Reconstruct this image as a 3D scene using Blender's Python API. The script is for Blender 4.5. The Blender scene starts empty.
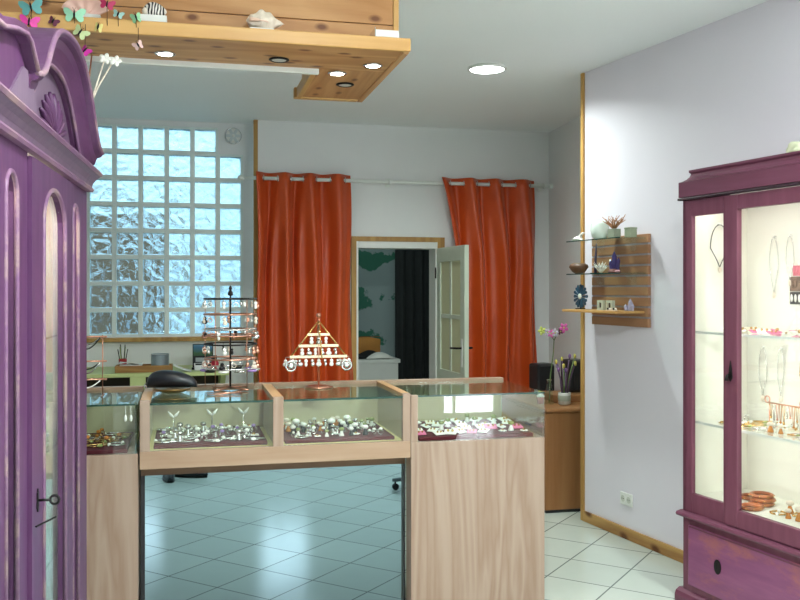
import bpy, bmesh, math, random
from mathutils import Vector, Matrix
random.seed(7)
PI = math.pi
SC = bpy.context.scene
COL = SC.collection

# ------------------------------------------------------------------ camera, world, lights, exposure
YAW = 13.5
EYE = 1.6
cam_d = bpy.data.cameras.new('camera')
cam = bpy.data.objects.new('camera', cam_d)
COL.objects.link(cam)
cam.location = (0, 0, EYE)
cam.rotation_euler = (PI / 2, 0, -math.radians(YAW))
cam_d.sensor_width = 36
cam_d.lens = 40.5
cam_d.shift_y = -0.015
cam_d.clip_start = 0.05
SC.camera = cam

SC.view_settings.view_transform = 'Standard'
SC.view_settings.look = 'None'
SC.view_settings.gamma = 1
SC.view_settings.use_curve_mapping = False
SC.view_settings.exposure = 1.08
SC.cycles.max_bounces = 10
SC.cycles.transparent_max_bounces = 24
SC.cycles.transmission_bounces = 8
SC.cycles.sample_clamp_indirect = 6
SC.cycles.caustics_reflective = False

W_SKY = 0.78          # overcast sky
SHOPFRONT = 240.0     # daylight through the shop window behind the camera
CEIL_W = 50.0        # each round ceiling lamp
SPOT_W = 12.0        # each soffit spot
CORR_W = 1.8
CAB_W = 1.35           # lamp strip and added side lights in the plum cabinet

world = bpy.data.worlds.new('overcast_sky')
SC.world = world
world.use_nodes = True
bg = world.node_tree.nodes['Background']
bg.inputs[0].default_value = (0.64, 0.90, 1.0, 1)
bg.inputs[1].default_value = W_SKY
_wt = world.node_tree          # overcast sky: brighter overhead than at the horizon
_co = _wt.nodes.new('ShaderNodeTexCoord')
_se = _wt.nodes.new('ShaderNodeSeparateXYZ')
_wt.links.new(_co.outputs['Generated'], _se.inputs[0])
_mr = _wt.nodes.new('ShaderNodeMapRange')
_mr.inputs[1].default_value, _mr.inputs[2].default_value = 0.0, 1.0
_mr.inputs[3].default_value, _mr.inputs[4].default_value = W_SKY, W_SKY * 3.6
_wt.links.new(_se.outputs[2], _mr.inputs[0])
_wt.links.new(_mr.outputs[0], bg.inputs[1])


def lamp(name, kind, loc, energy, color, rot=(0, 0, 0), **kw):
    d = bpy.data.lights.new(name, kind)
    d.energy = energy
    d.color = color
    for k, v in kw.items():
        setattr(d, k, v)
    o = bpy.data.objects.new(name, d)
    COL.objects.link(o)
    o.location = loc
    o.rotation_euler = rot
    return o


# sky light outside the shopfront behind the camera, shining in
lamp('shopfront_daylight', 'AREA', (1.6, -2.45, 1.25), SHOPFRONT, (0.95, 0.94, 1.0), rot=(PI / 2, 0, 0),
     shape='RECTANGLE', size=5.2, size_y=2.5)


# ------------------------------------------------------------------ helpers
def C(r, g, b):
    f = lambda v: v / 12.92 if v <= 0.04045 else ((v + 0.055) / 1.055) ** 2.4
    return (f(r / 255), f(g / 255), f(b / 255), 1)


class NT:
    def __init__(self, name):
        self.m = bpy.data.materials.new(name)
        self.m.use_nodes = True
        self.t = self.m.node_tree
        self.t.nodes.clear()
        self.out = self.n('ShaderNodeOutputMaterial')

    def n(self, typ, ins=None, **props):
        nd = self.t.nodes.new(typ)
        for k, v in props.items():
            setattr(nd, k, v)
        for k, v in (ins or {}).items():
            if isinstance(v, bpy.types.NodeSocket):
                self.t.links.new(v, nd.inputs[k])
            else:
                nd.inputs[k].default_value = v
        return nd

    def link(self, a, b):
        self.t.links.new(a, b)

    def math(self, op, a, b=None, c=None):
        ins = {0: a}
        if b is not None:
            ins[1] = b
        if c is not None:
            ins[2] = c
        return self.n('ShaderNodeMath', ins, operation=op).outputs[0]

    def ramp(self, fac, stops):
        r = self.n('ShaderNodeValToRGB', {0: fac})
        e = r.color_ramp.elements
        while len(e) < len(stops):
            e.new(0.5)
        for i, (p, c) in enumerate(stops):
            e[i].position = p
            e[i].color = c
        return r.outputs[0]

    def mix(self, fac, a, b):
        m = self.n('ShaderNodeMix', data_type='RGBA')
        for i, v in ((0, fac), (6, a), (7, b)):
            if isinstance(v, bpy.types.NodeSocket):
                self.t.links.new(v, m.inputs[i])
            else:
                m.inputs[i].default_value = v
        return m.outputs[2]

    def coords(self, scale=(1, 1, 1), rot=(0, 0, 0)):
        tc = self.n('ShaderNodeTexCoord')
        mp = self.n('ShaderNodeMapping', {0: tc.outputs['Object'], 'Scale': scale, 'Rotation': rot})
        return mp.outputs[0]

    def noise(self, vec, scale, detail=3, rough=0.5, dist=0.0):
        return self.n('ShaderNodeTexNoise', {'Vector': vec, 'Scale': scale, 'Detail': detail, 'Roughness': rough, 'Distortion': dist}).outputs[0]

    def bump(self, h, strength=0.3, dist=0.01):
        return self.n('ShaderNodeBump', {'Height': h, 'Strength': strength, 'Distance': dist}).outputs[0]

    def bsdf(self, color, rough=0.5, metal=0.0, normal=None, **more):
        ins = {'Base Color': color, 'Roughness': rough, 'Metallic': metal}
        if normal is not None:
            ins['Normal'] = normal
        ins.update(more)
        b = self.n('ShaderNodeBsdfPrincipled', ins)
        self.link(b.outputs[0], self.out.inputs[0])
        return b


MC = {}


def plain(name, color, rough=0.5, metal=0.0, var=0.06, scale=12, bump=0.0, **more):
    if name in MC:
        return MC[name]
    t = NT(name)
    v = t.noise(t.coords(), scale, 3)
    dk = tuple(c * (1 - var * 2) for c in color[:3]) + (1,)
    lt = tuple(min(1, c * (1 + var * 2)) for c in color[:3]) + (1,)
    col = t.mix(v, dk, lt)
    nm = t.bump(v, bump, 0.01) if bump else None
    t.bsdf(col, rough, metal, nm, **more)
    MC[name] = t.m
    return t.m


def wood(name, c1, c2, grain='z', rough=0.45, rings=6.0, knots=0.0, stretch=0.08, knot_col=None, spec=0.35):
    """boards with streaky grain along one axis and, where asked, knots"""
    if name in MC:
        return MC[name]
    t = NT(name)
    k = stretch
    sc = {'x': (k, 1, 1), 'y': (1, k, 1), 'z': (1, 1, k)}[grain]
    vec = t.coords(sc)
    big = t.noise(vec, 3.2, 3, 0.55, 0.8)
    band = t.math('FRACT', t.math('MULTIPLY', big, rings))
    band = t.math('ABSOLUTE', t.math('SUBTRACT', t.math('MULTIPLY', band, 2), 1))
    fine = t.noise(t.coords(tuple(v * (1 if v == k else 1) for v in sc)), 60, 4, 0.6)
    f = t.math('MULTIPLY_ADD', band, 0.55, t.math('MULTIPLY', fine, 0.45))
    col = t.ramp(f, [(0.15, c2), (0.75, c1)])
    if knots:
        sx = t.n('ShaderNodeSeparateXYZ', {0: t.coords()})
        al, c1_, c2_ = {'x': (0, 1, 2), 'y': (1, 0, 2), 'z': (2, 0, 1)}[grain]
        uv = t.n('ShaderNodeCombineXYZ', {0: t.math('MULTIPLY', sx.outputs[al], 0.55), 1: t.math('ADD', sx.outputs[c1_], sx.outputs[c2_])})
        vo = t.n('ShaderNodeTexVoronoi', {'Vector': uv.outputs[0], 'Scale': knots}, voronoi_dimensions='2D')
        kf = t.ramp(vo.outputs['Distance'], [(0.06, (1, 1, 1, 1)), (0.16, (0, 0, 0, 1))])
        col = t.mix(kf, col, knot_col or C(95, 55, 25))
    t.bsdf(col, rough, 0, t.bump(f, 0.06, 0.004), **{'Specular IOR Level': spec})
    MC[name] = t.m
    return t.m


def painted(name, base, light, rub, rough=0.42, amount=0.62, grain='z'):
    """hand painted furniture: streaky brush marks and worn patches"""
    if name in MC:
        return MC[name]
    t = NT(name)
    sc = {'x': (0.12, 1, 1), 'z': (1, 1, 0.12)}[grain]
    st = t.noise(t.coords(sc), 26, 4, 0.6)
    col = t.mix(t.ramp(st, [(0.35, (0, 0, 0, 1)), (0.7, (1, 1, 1, 1))]), base, light)
    w = t.noise(t.coords({'x': (0.4, 1, 1), 'z': (1, 1, 0.35)}[grain]), 7, 5, 0.65)
    wf = t.ramp(w, [(amount, (0, 0, 0, 1)), (amount + 0.12, (0.75, 0.75, 0.75, 1))])
    col = t.mix(wf, col, rub)
    t.bsdf(col, rough, 0, t.bump(st, 0.08, 0.004), **{'Specular IOR Level': 0.4})
    MC[name] = t.m
    return t.m


def glass(name, tint=(0.93, 0.98, 0.96, 1), ior=1.45):
    if name in MC:
        return MC[name]
    t = NT(name)
    tr = t.n('ShaderNodeBsdfTransparent', {0: tint})
    gl = t.n('ShaderNodeBsdfGlossy', {0: (1, 1, 1, 1), 'Roughness': 0.0})
    geo = t.n('ShaderNodeNewGeometry')
    lw = t.n('ShaderNodeLayerWeight', {0: 0.5})
    # Schlick on the facing term, the same from both sides of a pane
    f5 = t.math('POWER', lw.outputs['Facing'], 5.0)
    fac = t.math('MULTIPLY_ADD', f5, 0.9, 0.045)
    mx = t.n('ShaderNodeMixShader', {0: fac, 1: tr.outputs[0], 2: gl.outputs[0]})
    t.link(mx.outputs[0], t.out.inputs[0])
    MC[name] = t.m
    return t.m


def emit(name, color, strength):
    if name in MC:
        return MC[name]
    t = NT(name)
    e = t.n('ShaderNodeEmission', {0: color, 1: strength})
    t.link(e.outputs[0], t.out.inputs[0])
    MC[name] = t.m
    return t.m


class B:
    def __init__(self):
        self.bm = bmesh.new()

    def quadface(self, vs):
        try:
            return self.bm.faces.new(vs)
        except ValueError:
            return None

    def box(self, x0, x1, y0, y1, z0, z1, M=None):
        p = [(x0, y0, z0), (x1, y0, z0), (x1, y1, z0), (x0, y1, z0), (x0, y0, z1), (x1, y0, z1), (x1, y1, z1), (x0, y1, z1)]
        v = [self.bm.verts.new(M @ Vector(q) if M else q) for q in p]
        for f in ((0, 3, 2, 1), (4, 5, 6, 7), (0, 1, 5, 4), (1, 2, 6, 5), (2, 3, 7, 6), (3, 0, 4, 7)):
            self.bm.faces.new([v[i] for i in f])
        return self

    def prism(self, poly, a, b, plane='xz', M=None):
        def P(u, v, w):
            q = {'xz': (u, w, v), 'xy': (u, v, w), 'yz': (w, u, v)}[plane]
            return M @ Vector(q) if M else q
        A = [self.bm.verts.new(P(u, v, a)) for u, v in poly]
        Bv = [self.bm.verts.new(P(u, v, b)) for u, v in poly]
        n = len(poly)
        self.quadface(A)
        self.quadface(list(reversed(Bv)))
        for i in range(n):
            self.quadface([A[i], Bv[i], Bv[(i + 1) % n], A[(i + 1) % n]])
        return self

    def tube(self, pts, r, seg=8, closed=False, cap=True):
        pts = [Vector(p) for p in pts]
        n = len(pts)
        rs = r if isinstance(r, (list, tuple)) else [r] * n
        rings = []
        ref = None
        for i in range(n):
            if closed:
                d = pts[(i + 1) % n] - pts[i - 1]
            else:
                d = pts[min(i + 1, n - 1)] - pts[max(i - 1, 0)]
            if d.length < 1e-9:
                d = Vector((0, 0, 1))
            d.normalize()
            if ref is None:
                ref = Vector((0, 0, 1)) if abs(d.z) < 0.9 else Vector((1, 0, 0))
            u = d.cross(ref)
            if u.length < 1e-6:
                u = d.cross(Vector((0, 1, 0)))
            u.normalize()
            w = u.cross(d)
            ref = w
            rings.append([self.bm.verts.new(pts[i] + (u * math.cos(2 * PI * k / seg) + w * math.sin(2 * PI * k / seg)) * rs[i]) for k in range(seg)])
        m = n if closed else n - 1
        for i in range(m):
            a, b = rings[i], rings[(i + 1) % n]
            for k in range(seg):
                self.quadface([a[k], a[(k + 1) % seg], b[(k + 1) % seg], b[k]])
        if not closed and cap:
            self.quadface(list(reversed(rings[0])))
            self.quadface(rings[-1])
        return self

    def cyl(self, c, r, h, seg=24, axis='z', r2=None):
        c = Vector(c)
        d = {'x': Vector((1, 0, 0)), 'y': Vector((0, 1, 0)), 'z': Vector((0, 0, 1))}[axis]
        return self.tube([c, c + d * h], [r, r if r2 is None else r2], seg)

    def ring(self, c, R, r, axis='z', seg=20, tseg=6, sx=1.0, sy=1.0):
        c = Vector(c)
        pts = []
        for k in range(seg):
            a = 2 * PI * k / seg
            u, v = R * math.cos(a) * sx, R * math.sin(a) * sy
            pts.append(c + {'z': Vector((u, v, 0)), 'y': Vector((u, 0, v)), 'x': Vector((0, u, v))}[axis])
        return self.tube(pts, r, tseg, closed=True)

    def lathe(self, prof, c=(0, 0, 0), seg=24, sx=1.0, sy=1.0):
        c = Vector(c)
        rings = []
        for r, z in prof:
            rings.append([self.bm.verts.new(c + Vector((r * sx * math.cos(2 * PI * k / seg), r * sy * math.sin(2 * PI * k / seg), z))) for k in range(seg)])
        for a, b in zip(rings, rings[1:]):
            for k in range(seg):
                self.quadface([a[k], a[(k + 1) % seg], b[(k + 1) % seg], b[k]])
        self.quadface(list(reversed(rings[0])))
        self.quadface(rings[-1])
        return self

    def ball(self, c, rx, ry=None, rz=None, seg=12, M=None):
        ry = rx if ry is None else ry
        rz = rx if rz is None else rz
        mm = Matrix.Translation(Vector(c)) @ (M or Matrix.Identity(4)) @ Matrix.Diagonal((rx, ry, rz, 1))
        bmesh.ops.create_uvsphere(self.bm, u_segments=seg, v_segments=max(6, seg // 2), radius=1, matrix=mm)
        return self

    def grid(self, f, nu, nv):
        vs = [[self.bm.verts.new(f(i / nu, j / nv)) for j in range(nv + 1)] for i in range(nu + 1)]
        for i in range(nu):
            for j in range(nv):
                self.bm.faces.new([vs[i][j], vs[i + 1][j], vs[i + 1][j + 1], vs[i][j + 1]])
        return self

    def build(self, name, mat, parent=None, bevel=0.0, smooth=False, kind=None, solid=0.0):
        me = bpy.data.meshes.new(name)
        bmesh.ops.recalc_face_normals(self.bm, faces=self.bm.faces[:])
        if smooth:
            for f in self.bm.faces:
                f.smooth = True
        self.bm.to_mesh(me)
        self.bm.free()
        o = bpy.data.objects.new(name, me)
        COL.objects.link(o)
        me.materials.append(mat)
        if parent is not None:
            o.parent = parent
        if solid:
            s = o.modifiers.new('thickness', 'SOLIDIFY')
            s.thickness = solid
            s.offset = 0
        if bevel:
            b = o.modifiers.new('bevel', 'BEVEL')
            b.width = bevel
            b.segments = 2
            b.limit_method = 'ANGLE'
            b.angle_limit = math.radians(40)
        if kind:
            o['kind'] = kind
        return o


def tag(o, label, cat, group=None):
    o['label'] = label
    o['category'] = cat
    if group:
        o['group'] = group
    return o


def thing(name, label, cat, loc=(0, 0, 0), rz=0.0, group=None):
    o = bpy.data.objects.new(name, None)
    COL.objects.link(o)
    o.empty_display_size = 0.05
    o.location = loc
    o.rotation_euler = (0, 0, rz)
    return tag(o, label, cat, group)


def dup(root, loc, rz=0.0, label=None, group=None, scale=None, rot=None):
    r = root.copy()
    COL.objects.link(r)
    r.location = loc
    r.rotation_euler = rot if rot else (0, 0, rz)
    if scale:
        r.scale = (scale, scale, scale)
    if label:
        r['label'] = label
    if group:
        r['group'] = group
    for ch in list(root.children):
        c = ch.copy()
        COL.objects.link(c)
        c.parent = r
        for g in ch.children:
            d = g.copy()
            COL.objects.link(d)
            d.parent = c
    return r


class Kit:
    """build the first of a kind once, then copy it"""
    def __init__(self, maker):
        self.maker, self.root, self.used = maker, None, False

    def put(self, loc, rz, label, group, scale=None, rot=None):
        if self.root is None:
            self.root = self.maker()
            self.root.location = loc
            self.root.rotation_euler = rot if rot else (0, 0, rz)
            if scale:
                self.root.scale = (scale,) * 3
            self.root['label'] = label
            if group:
                self.root['group'] = group
            return self.root
        return dup(self.root, loc, rz, label, group, scale or 1.0, rot)


def arch(x0, x1, zs, zt, n=14):
    """points of an arch from (x0, zs) over the crown at zt to (x1, zs)"""
    cx, rx = (x0 + x1) / 2, (x1 - x0) / 2
    return [(cx - rx * math.cos(PI * i / n), zs + (zt - zs) * math.sin(PI * i / n)) for i in range(n + 1)]


# ------------------------------------------------------------------ materials
m_wall = plain('wall_plaster', C(232, 233, 232), 0.75, var=0.012, scale=3, bump=0.05)
m_lilac = plain('lilac_wall_plaster', C(222, 216, 224), 0.55, var=0.012, scale=3, bump=0.05)
m_ceil = plain('ceiling_paint', C(246, 249, 248), 0.6, var=0.01, scale=2)
m_white = plain('white_paint', C(225, 226, 220), 0.4, var=0.02)
m_door = plain('cream_door_paint', C(196, 204, 186), 0.4, var=0.03)
m_mortar = plain('pale_mortar', C(228, 238, 234), 0.7, var=0.02)
m_trimwood = wood('trim_pine', C(190, 150, 84), C(160, 116, 62), 'z', 0.5)
m_basewood = wood('baseboard_pine', C(186, 146, 88), C(150, 106, 58), 'y', 0.5, knots=5)
m_pine = wood('knotty_pine', C(198, 150, 100), C(172, 120, 72), 'x', 0.42, rings=7, knots=8, knot_col=C(112, 66, 34))
m_piney = wood('knotty_pine_return', C(198, 150, 100), C(172, 120, 72), 'y', 0.42, rings=7, knots=8, knot_col=C(112, 66, 34))
m_pinelip = wood('pine_lip', C(200, 156, 96), C(180, 134, 76), 'x', 0.4, rings=4)
m_oak = wood('pale_oak', C(158, 137, 121), C(140, 115, 97), 'z', 0.42, rings=9, stretch=0.1)
m_oakx = wood('pale_oak_rail', C(168, 143, 121), C(152, 124, 100), 'x', 0.42, rings=5)
m_oaky = wood('pale_oak_beam', C(194, 156, 114), C(178, 136, 92), 'y', 0.42, rings=5)
m_dark = plain('black_shade_and_strip', C(22, 22, 26), 0.6)  # shade painted on the counter sides; also the mirror's black strips
m_casein = plain('cream_case_lining', C(190, 180, 146), 0.6, var=0.02)
m_casedeck = plain('yellow_case_floor', C(222, 212, 150), 0.5, var=0.03)
m_desk = wood('beech_veneer', C(152, 108, 68), C(136, 92, 54), 'z', 0.4, rings=3)
m_green = plain('pale_green_paint', C(196, 206, 140), 0.5, var=0.02)
m_lilacpaint = painted('lilac_furniture_paint', C(78, 42, 80), C(93, 56, 92), C(108, 67, 86))
m_lilacx = painted('lilac_furniture_paint_rail', C(78, 42, 78), C(92, 55, 90), C(112, 70, 88), grain='x')
m_greylilac = painted('grey_lilac_panel_paint', C(104, 82, 106), C(116, 96, 114), C(116, 82, 102), amount=0.6)
m_edgepaint = painted('rubbed_lilac_moulding', C(118, 82, 116), C(132, 100, 122), C(160, 134, 130), amount=0.5, grain='x')
m_plum = painted('plum_furniture_paint', C(102, 54, 72), C(116, 66, 84), C(128, 72, 78))
m_plumx = painted('plum_furniture_paint_rail', C(98, 52, 70), C(110, 62, 82), C(126, 72, 80), grain='x')
m_drawer = painted('worn_plum_drawer_paint', C(122, 66, 102), C(136, 78, 112), C(156, 92, 88), amount=0.53, grain='x')
m_cream = plain('cream_interior_paint', C(226, 224, 212), 0.6, var=0.02)
m_glass = glass('clear_glass', (0.975, 0.99, 0.985, 1))
m_glassg = glass('green_edged_glass', (0.86, 0.95, 0.91, 1))
m_glassedge = plain('dark_green_glass_edge', C(30, 62, 54), 0.15)
m_silver = plain('silver', C(214, 214, 210), 0.22, 1.0, 0.03)
m_gold = plain('warm_gold', C(214, 176, 110), 0.25, 1.0, 0.03)
m_ivorygold = plain('pale_gilt', C(236, 220, 184), 0.4, 0.3, 0.03)
m_copper = plain('rose_metal', C(206, 150, 126), 0.3, 1.0, 0.04)
m_iron = plain('black_iron', C(32, 30, 30), 0.5, 0.6)
m_pearl = plain('pearl_white', C(236, 234, 226), 0.3)
m_turq = plain('turquoise_stone', C(90, 170, 170), 0.25)
m_amber = plain('amber_stone', C(190, 120, 50), 0.2)
m_lilacstone = plain('lilac_stone', C(160, 130, 190), 0.2)
m_olive = plain('olive_stone', C(140, 150, 90), 0.25)
m_burg = plain('burgundy_velvet', C(80, 18, 28), 0.95, var=0.1, scale=60, bump=0.2)
m_black = plain('black_plastic', C(24, 25, 28), 0.35)
m_blackfab = plain('black_fabric', C(20, 20, 22), 0.9, var=0.1, scale=80)
m_chrome = plain('chrome', C(210, 212, 214), 0.12, 1.0, 0.01)
m_shell = plain('pale_shell', C(222, 208, 190), 0.5, var=0.12, scale=22, bump=0.3)
m_rod = plain('white_rod_lacquer', C(228, 232, 226), 0.3, var=0.01)


def floor_material():
    t = NT('diagonal_floor_tiles')
    tc = t.n('ShaderNodeTexCoord')
    sp = t.n('ShaderNodeSeparateXYZ', {0: tc.outputs['Object']})
    x, y = sp.outputs[0], sp.outputs[1]
    T = 0.362
    r2 = 1 / math.sqrt(2)
    u = t.math('MULTIPLY', t.math('ADD', x, y), r2)
    v = t.math('MULTIPLY', t.math('SUBTRACT', y, x), r2)
    u = t.math('DIVIDE', t.math('SUBTRACT', u, 5.056), T)
    v = t.math('DIVIDE', t.math('SUBTRACT', v, 1.916), T)

    def edge(w):
        f = t.math('FRACT', t.math('ADD', w, 200.5))
        return t.math('ABSOLUTE', t.math('SUBTRACT', f, 0.5))
    e = t.math('MINIMUM', edge(u), edge(v))
    g = t.n('ShaderNodeMapRange', {0: e, 1: 0.008, 2: 0.014, 3: 0.0, 4: 1.0}).outputs[0]
    cell = t.n('ShaderNodeCombineXYZ', {0: t.math('ROUND', u), 1: t.math('ROUND', v)})
    cell2 = t.n('ShaderNodeCombineXYZ', {0: t.math('FLOOR', u), 1: t.math('FLOOR', v)})
    rnd = t.n('ShaderNodeTexWhiteNoise', {0: cell2.outputs[0]}).outputs[0]
    n = t.noise(t.coords(), 5, 4, 0.55)
    f = t.math('MULTIPLY_ADD', rnd, 0.5, t.math('MULTIPLY', n, 0.5))
    tile = t.mix(f, C(186, 194, 184), C(200, 208, 198))
    col = t.mix(g, C(112, 119, 115), tile)
    ro = t.math('MULTIPLY_ADD', n, 0.07, 0.14)
    bn = t.n('ShaderNodeBump', {'Height': t.math('MULTIPLY_ADD', t.noise(t.coords(), 2.5, 2), 0.6, g), 'Strength': 0.25, 'Distance': 0.003}).outputs[0]
    t.bsdf(col, ro, 0, bn, **{'Specular IOR Level': 0.6})
    return t.m


def block_material():
    """pressed pattern of a glass block: bends the view and lets some daylight straight through"""
    t = NT('pressed_glass_block')
    oi = t.n('ShaderNodeObjectInfo')
    tc = t.n('ShaderNodeTexCoord')
    off = t.n('ShaderNodeVectorMath', {0: tc.outputs['Object'], 1: oi.outputs['Location']}, operation='ADD')
    vo = t.n('ShaderNodeTexVoronoi', {'Vector': off.outputs[0], 'Scale': 9.0, 'Randomness': 1.0}, feature='DISTANCE_TO_EDGE')
    n2 = t.noise(off.outputs[0], 9, 1, 0.5, 2.0)
    h = t.math('MULTIPLY_ADD', t.math('MINIMUM', vo.outputs[0], 0.25), 2.2, t.math('MULTIPLY', n2, 0.8))
    bn = t.n('ShaderNodeBump', {'Height': h, 'Strength': 1.0, 'Distance': 0.022}).outputs[0]
    rf = t.n('ShaderNodeBsdfGlass', {0: (0.54, 0.64, 0.71, 1), 'Roughness': 0.03, 'IOR': 1.45, 'Normal': bn})
    tr = t.n('ShaderNodeBsdfTransparent', {0: (0.85, 0.97, 1.0, 1)})
    mx = t.n('ShaderNodeMixShader', {0: 0.54, 1: tr.outputs[0], 2: rf.outputs[0]})
    t.link(mx.outputs[0], t.out.inputs[0])
    return t.m


def curtain_material():
    t = NT('orange_satin')
    st = t.noise(t.coords((1, 1, 0.05)), 30, 3)
    n = t.noise(t.coords(), 2.2, 3)
    col = t.mix(t.math('MULTIPLY_ADD', st, 0.3, t.math('MULTIPLY', n, 0.7)), C(180, 56, 16), C(216, 90, 28))
    t.bsdf(col, 0.42, 0, None, **{'Sheen Weight': 0.12, 'Sheen Roughness': 0.4, 'Specular IOR Level': 0.5})
    return t.m


def stained_plaster():
    t = NT('half_painted_green_plaster')
    tc = t.n('ShaderNodeTexCoord')
    sp = t.n('ShaderNodeSeparateXYZ', {0: tc.outputs['Object']})
    n = t.noise(t.coords((0.9, 1, 1.0)), 4.5, 4, 0.6)
    zz = t.math('SINE', t.math('MULTIPLY_ADD', sp.outputs[2], 13.5, 0.44))
    xx = t.math('MULTIPLY', t.math('MAXIMUM', t.math('SUBTRACT', sp.outputs[0], 2.05), 0.0), 0.7)
    f = t.math('SUBTRACT', t.math('ADD', t.math('MULTIPLY', zz, 0.16), n), xx)
    col = t.ramp(f, [(0.52, C(150, 166, 166)), (0.56, C(52, 112, 92))])
    t.bsdf(col, 0.8)
    return t.m


m_floor = floor_material()
m_block = block_material()
m_curtain = curtain_material()
m_stained = stained_plaster()

# ------------------------------------------------------------------ the setting
CEIL = 3.08
B().box(-1.1, 4.3, -2.0, 10.5, -0.12, 0.0).build('floor', m_floor, kind='structure')
B().box(-1.1, 4.3, -2.2, 8.5, CEIL, CEIL + 0.12).build('ceiling', m_ceil, kind='structure')
B().box(-1.1, -0.95, -2.2, 8.45, 0, CEIL).build('wall_left', m_wall, kind='structure')

# back wall with the doorway, and the recessed bay with the glass block window
DX0, DX1, DZ = 1.521, 2.262, 1.966
b = B()
b.box(0.61, DX0, 8.0, 8.2, 0, CEIL)
b.box(DX0, DX1, 8.0, 8.2, DZ, CEIL)
b.box(DX1, 3.6, 8.0, 8.2, 0, CEIL)
b.build('wall_back', m_wall, kind='structure')
GX0, GZ1, PX, PZ = -0.815, 3.035, 0.2223, 0.2325
GX1, GZ0 = GX0 + 6 * PX, GZ1 - 8 * PZ
b = B()
b.box(-0.95, GX0, 8.22, 8.45, 0, CEIL)
b.box(GX1, 0.63, 8.22, 8.45, 0, CEIL)
b.box(GX0, GX1, 8.22, 8.45, 0, GZ0)
b.box(GX0, GX1, 8.22, 8.45, GZ1, CEIL)
b.box(GX1 - PX, GX1, 8.22, 8.45, GZ1 - PZ, GZ1)
b.build('wall_window_bay', m_wall, kind='structure')

# right wall: a thick stub that runs slightly askew, then the side of the back recess
RA = Vector((2.676, 5.74, 0))
RD = Vector((0.148, -0.989, 0))
RIN = Vector((0.989, 0.148, 0))
B().prism([(2.676, 5.74), (4.3, 5.74), (4.3, -2.2), (3.864, -2.2)], 0, CEIL, 'xy').build('wall_right', m_lilac, kind='structure')
B().prism([(3.20, 5.74), (3.38, 8.02), (3.6, 8.02), (3.6, 5.74)], 0, CEIL, 'xy').build('wall_recess', m_wall, kind='structure')
# shop front behind the camera: two windows and a glass door at the right
b = B()
WINS = ((-0.85, -0.22, 1.0, 1.65), (0.86, 1.50, 1.25, 2.1))
b.box(-1.1, -0.85, -2.2, -2.0, 0, CEIL)
b.box(-0.22, 0.86, -2.2, -2.0, 0, CEIL)
b.box(1.50, 3.05, -2.2, -2.0, 0, CEIL)
for x0, x1, z0, z1 in WINS:
    b.box(x0, x1, -2.2, -2.0, 0, z0)
    b.box(x0, x1, -2.2, -2.0, z1, CEIL)
b.box(3.05, 3.84, -2.2, -2.0, 2.2, CEIL)
b.build('wall_front', m_wall, kind='structure')
for q, (x0, x1, z0, z1) in enumerate(WINS):
    b = B()
    b.box(x0, x1, -2.12, -2.06, z0, z0 + 0.05)
    b.box(x0, x1, -2.12, -2.06, z1 - 0.05, z1)
    for x in (x0, x1 - 0.05):
        b.box(x, x + 0.05, -2.12, -2.06, z0 + 0.05, z1 - 0.05)
    wf = b.build('window_%d' % (q + 2), m_white, kind='structure')
    B().box(x0 + 0.05, x1 - 0.05, -2.095, -2.085, z0 + 0.05, z1 - 0.05).build('pane', m_glass, wf)
b = B()
b.box(3.05, 3.12, -2.12, -2.06, 0, 2.2)
b.box(3.77, 3.84, -2.12, -2.06, 0, 2.2)
b.box(3.12, 3.77, -2.12, -2.06, 2.13, 2.2)
b.box(3.12, 3.77, -2.12, -2.06, 0, 0.05)
b.box(3.24, 3.27, -2.12, -2.06, 0.05, 2.13)
df = b.build('door_2', m_white, kind='structure')
B().box(3.12, 3.77, -2.095, -2.085, 0.05, 2.13).build('pane', m_glass, df)
B().box(-12, 16, -14, -2.2, -0.12, -0.02).build('street_ground', plain('pale_pavement', C(206, 206, 214), 0.8), kind='structure')

# corridor room behind the doorway
b = B()
b.box(0.9, 1.0, 8.2, 10.5, 0, 2.9)
b.box(3.3, 3.4, 8.2, 10.5, 0, 2.9)
b.build('wall_corridor_side', m_wall, kind='structure')
B().box(0.9, 3.4, 10.0, 10.15, 0, 2.9).build('wall_corridor', m_stained, kind='structure')
B().box(0.9, 3.4, 8.2, 10.15, 2.9, 3.0).build('ceiling_corridor', m_ceil, kind='structure')

lamp('corridor_added_light', 'AREA', (2.0, 9.0, 2.88), CORR_W, (0.8, 1.0, 0.98), shape='DISK', size=0.3)  # unseen light added to lift the dark corridor
# trims and baseboards
b = B()
b.box(0.596, 0.632, 7.985, 8.03, 0, CEIL - 0.001)
b.build('trim_1', m_trimwood, kind='structure', bevel=0.003)
MR = Matrix.Translation(RA) @ Matrix.Rotation(math.atan2(RD.y, RD.x), 4, 'Z')      # local x along the wall towards the camera, y into it
B().box(-0.012, 0.022, -0.014, 0.03, 0, CEIL - 0.001, MR).build('trim_2', m_trimwood, kind='structure', bevel=0.003)
B().box(0.022, 7.7, -0.016, 0.0, 0, 0.072, MR).build('baseboard_right', m_basewood, kind='structure', bevel=0.003)
b = B()
b.box(0.61, 1.46, 7.985, 8.0, 0, 0.075)
b.box(2.37, 3.37, 7.985, 8.0, 0, 0.075)
b.box(-0.95, 0.60, 8.205, 8.22, 0, 0.075)
b.build('baseboard_back', m_basewood, kind='structure')
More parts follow.
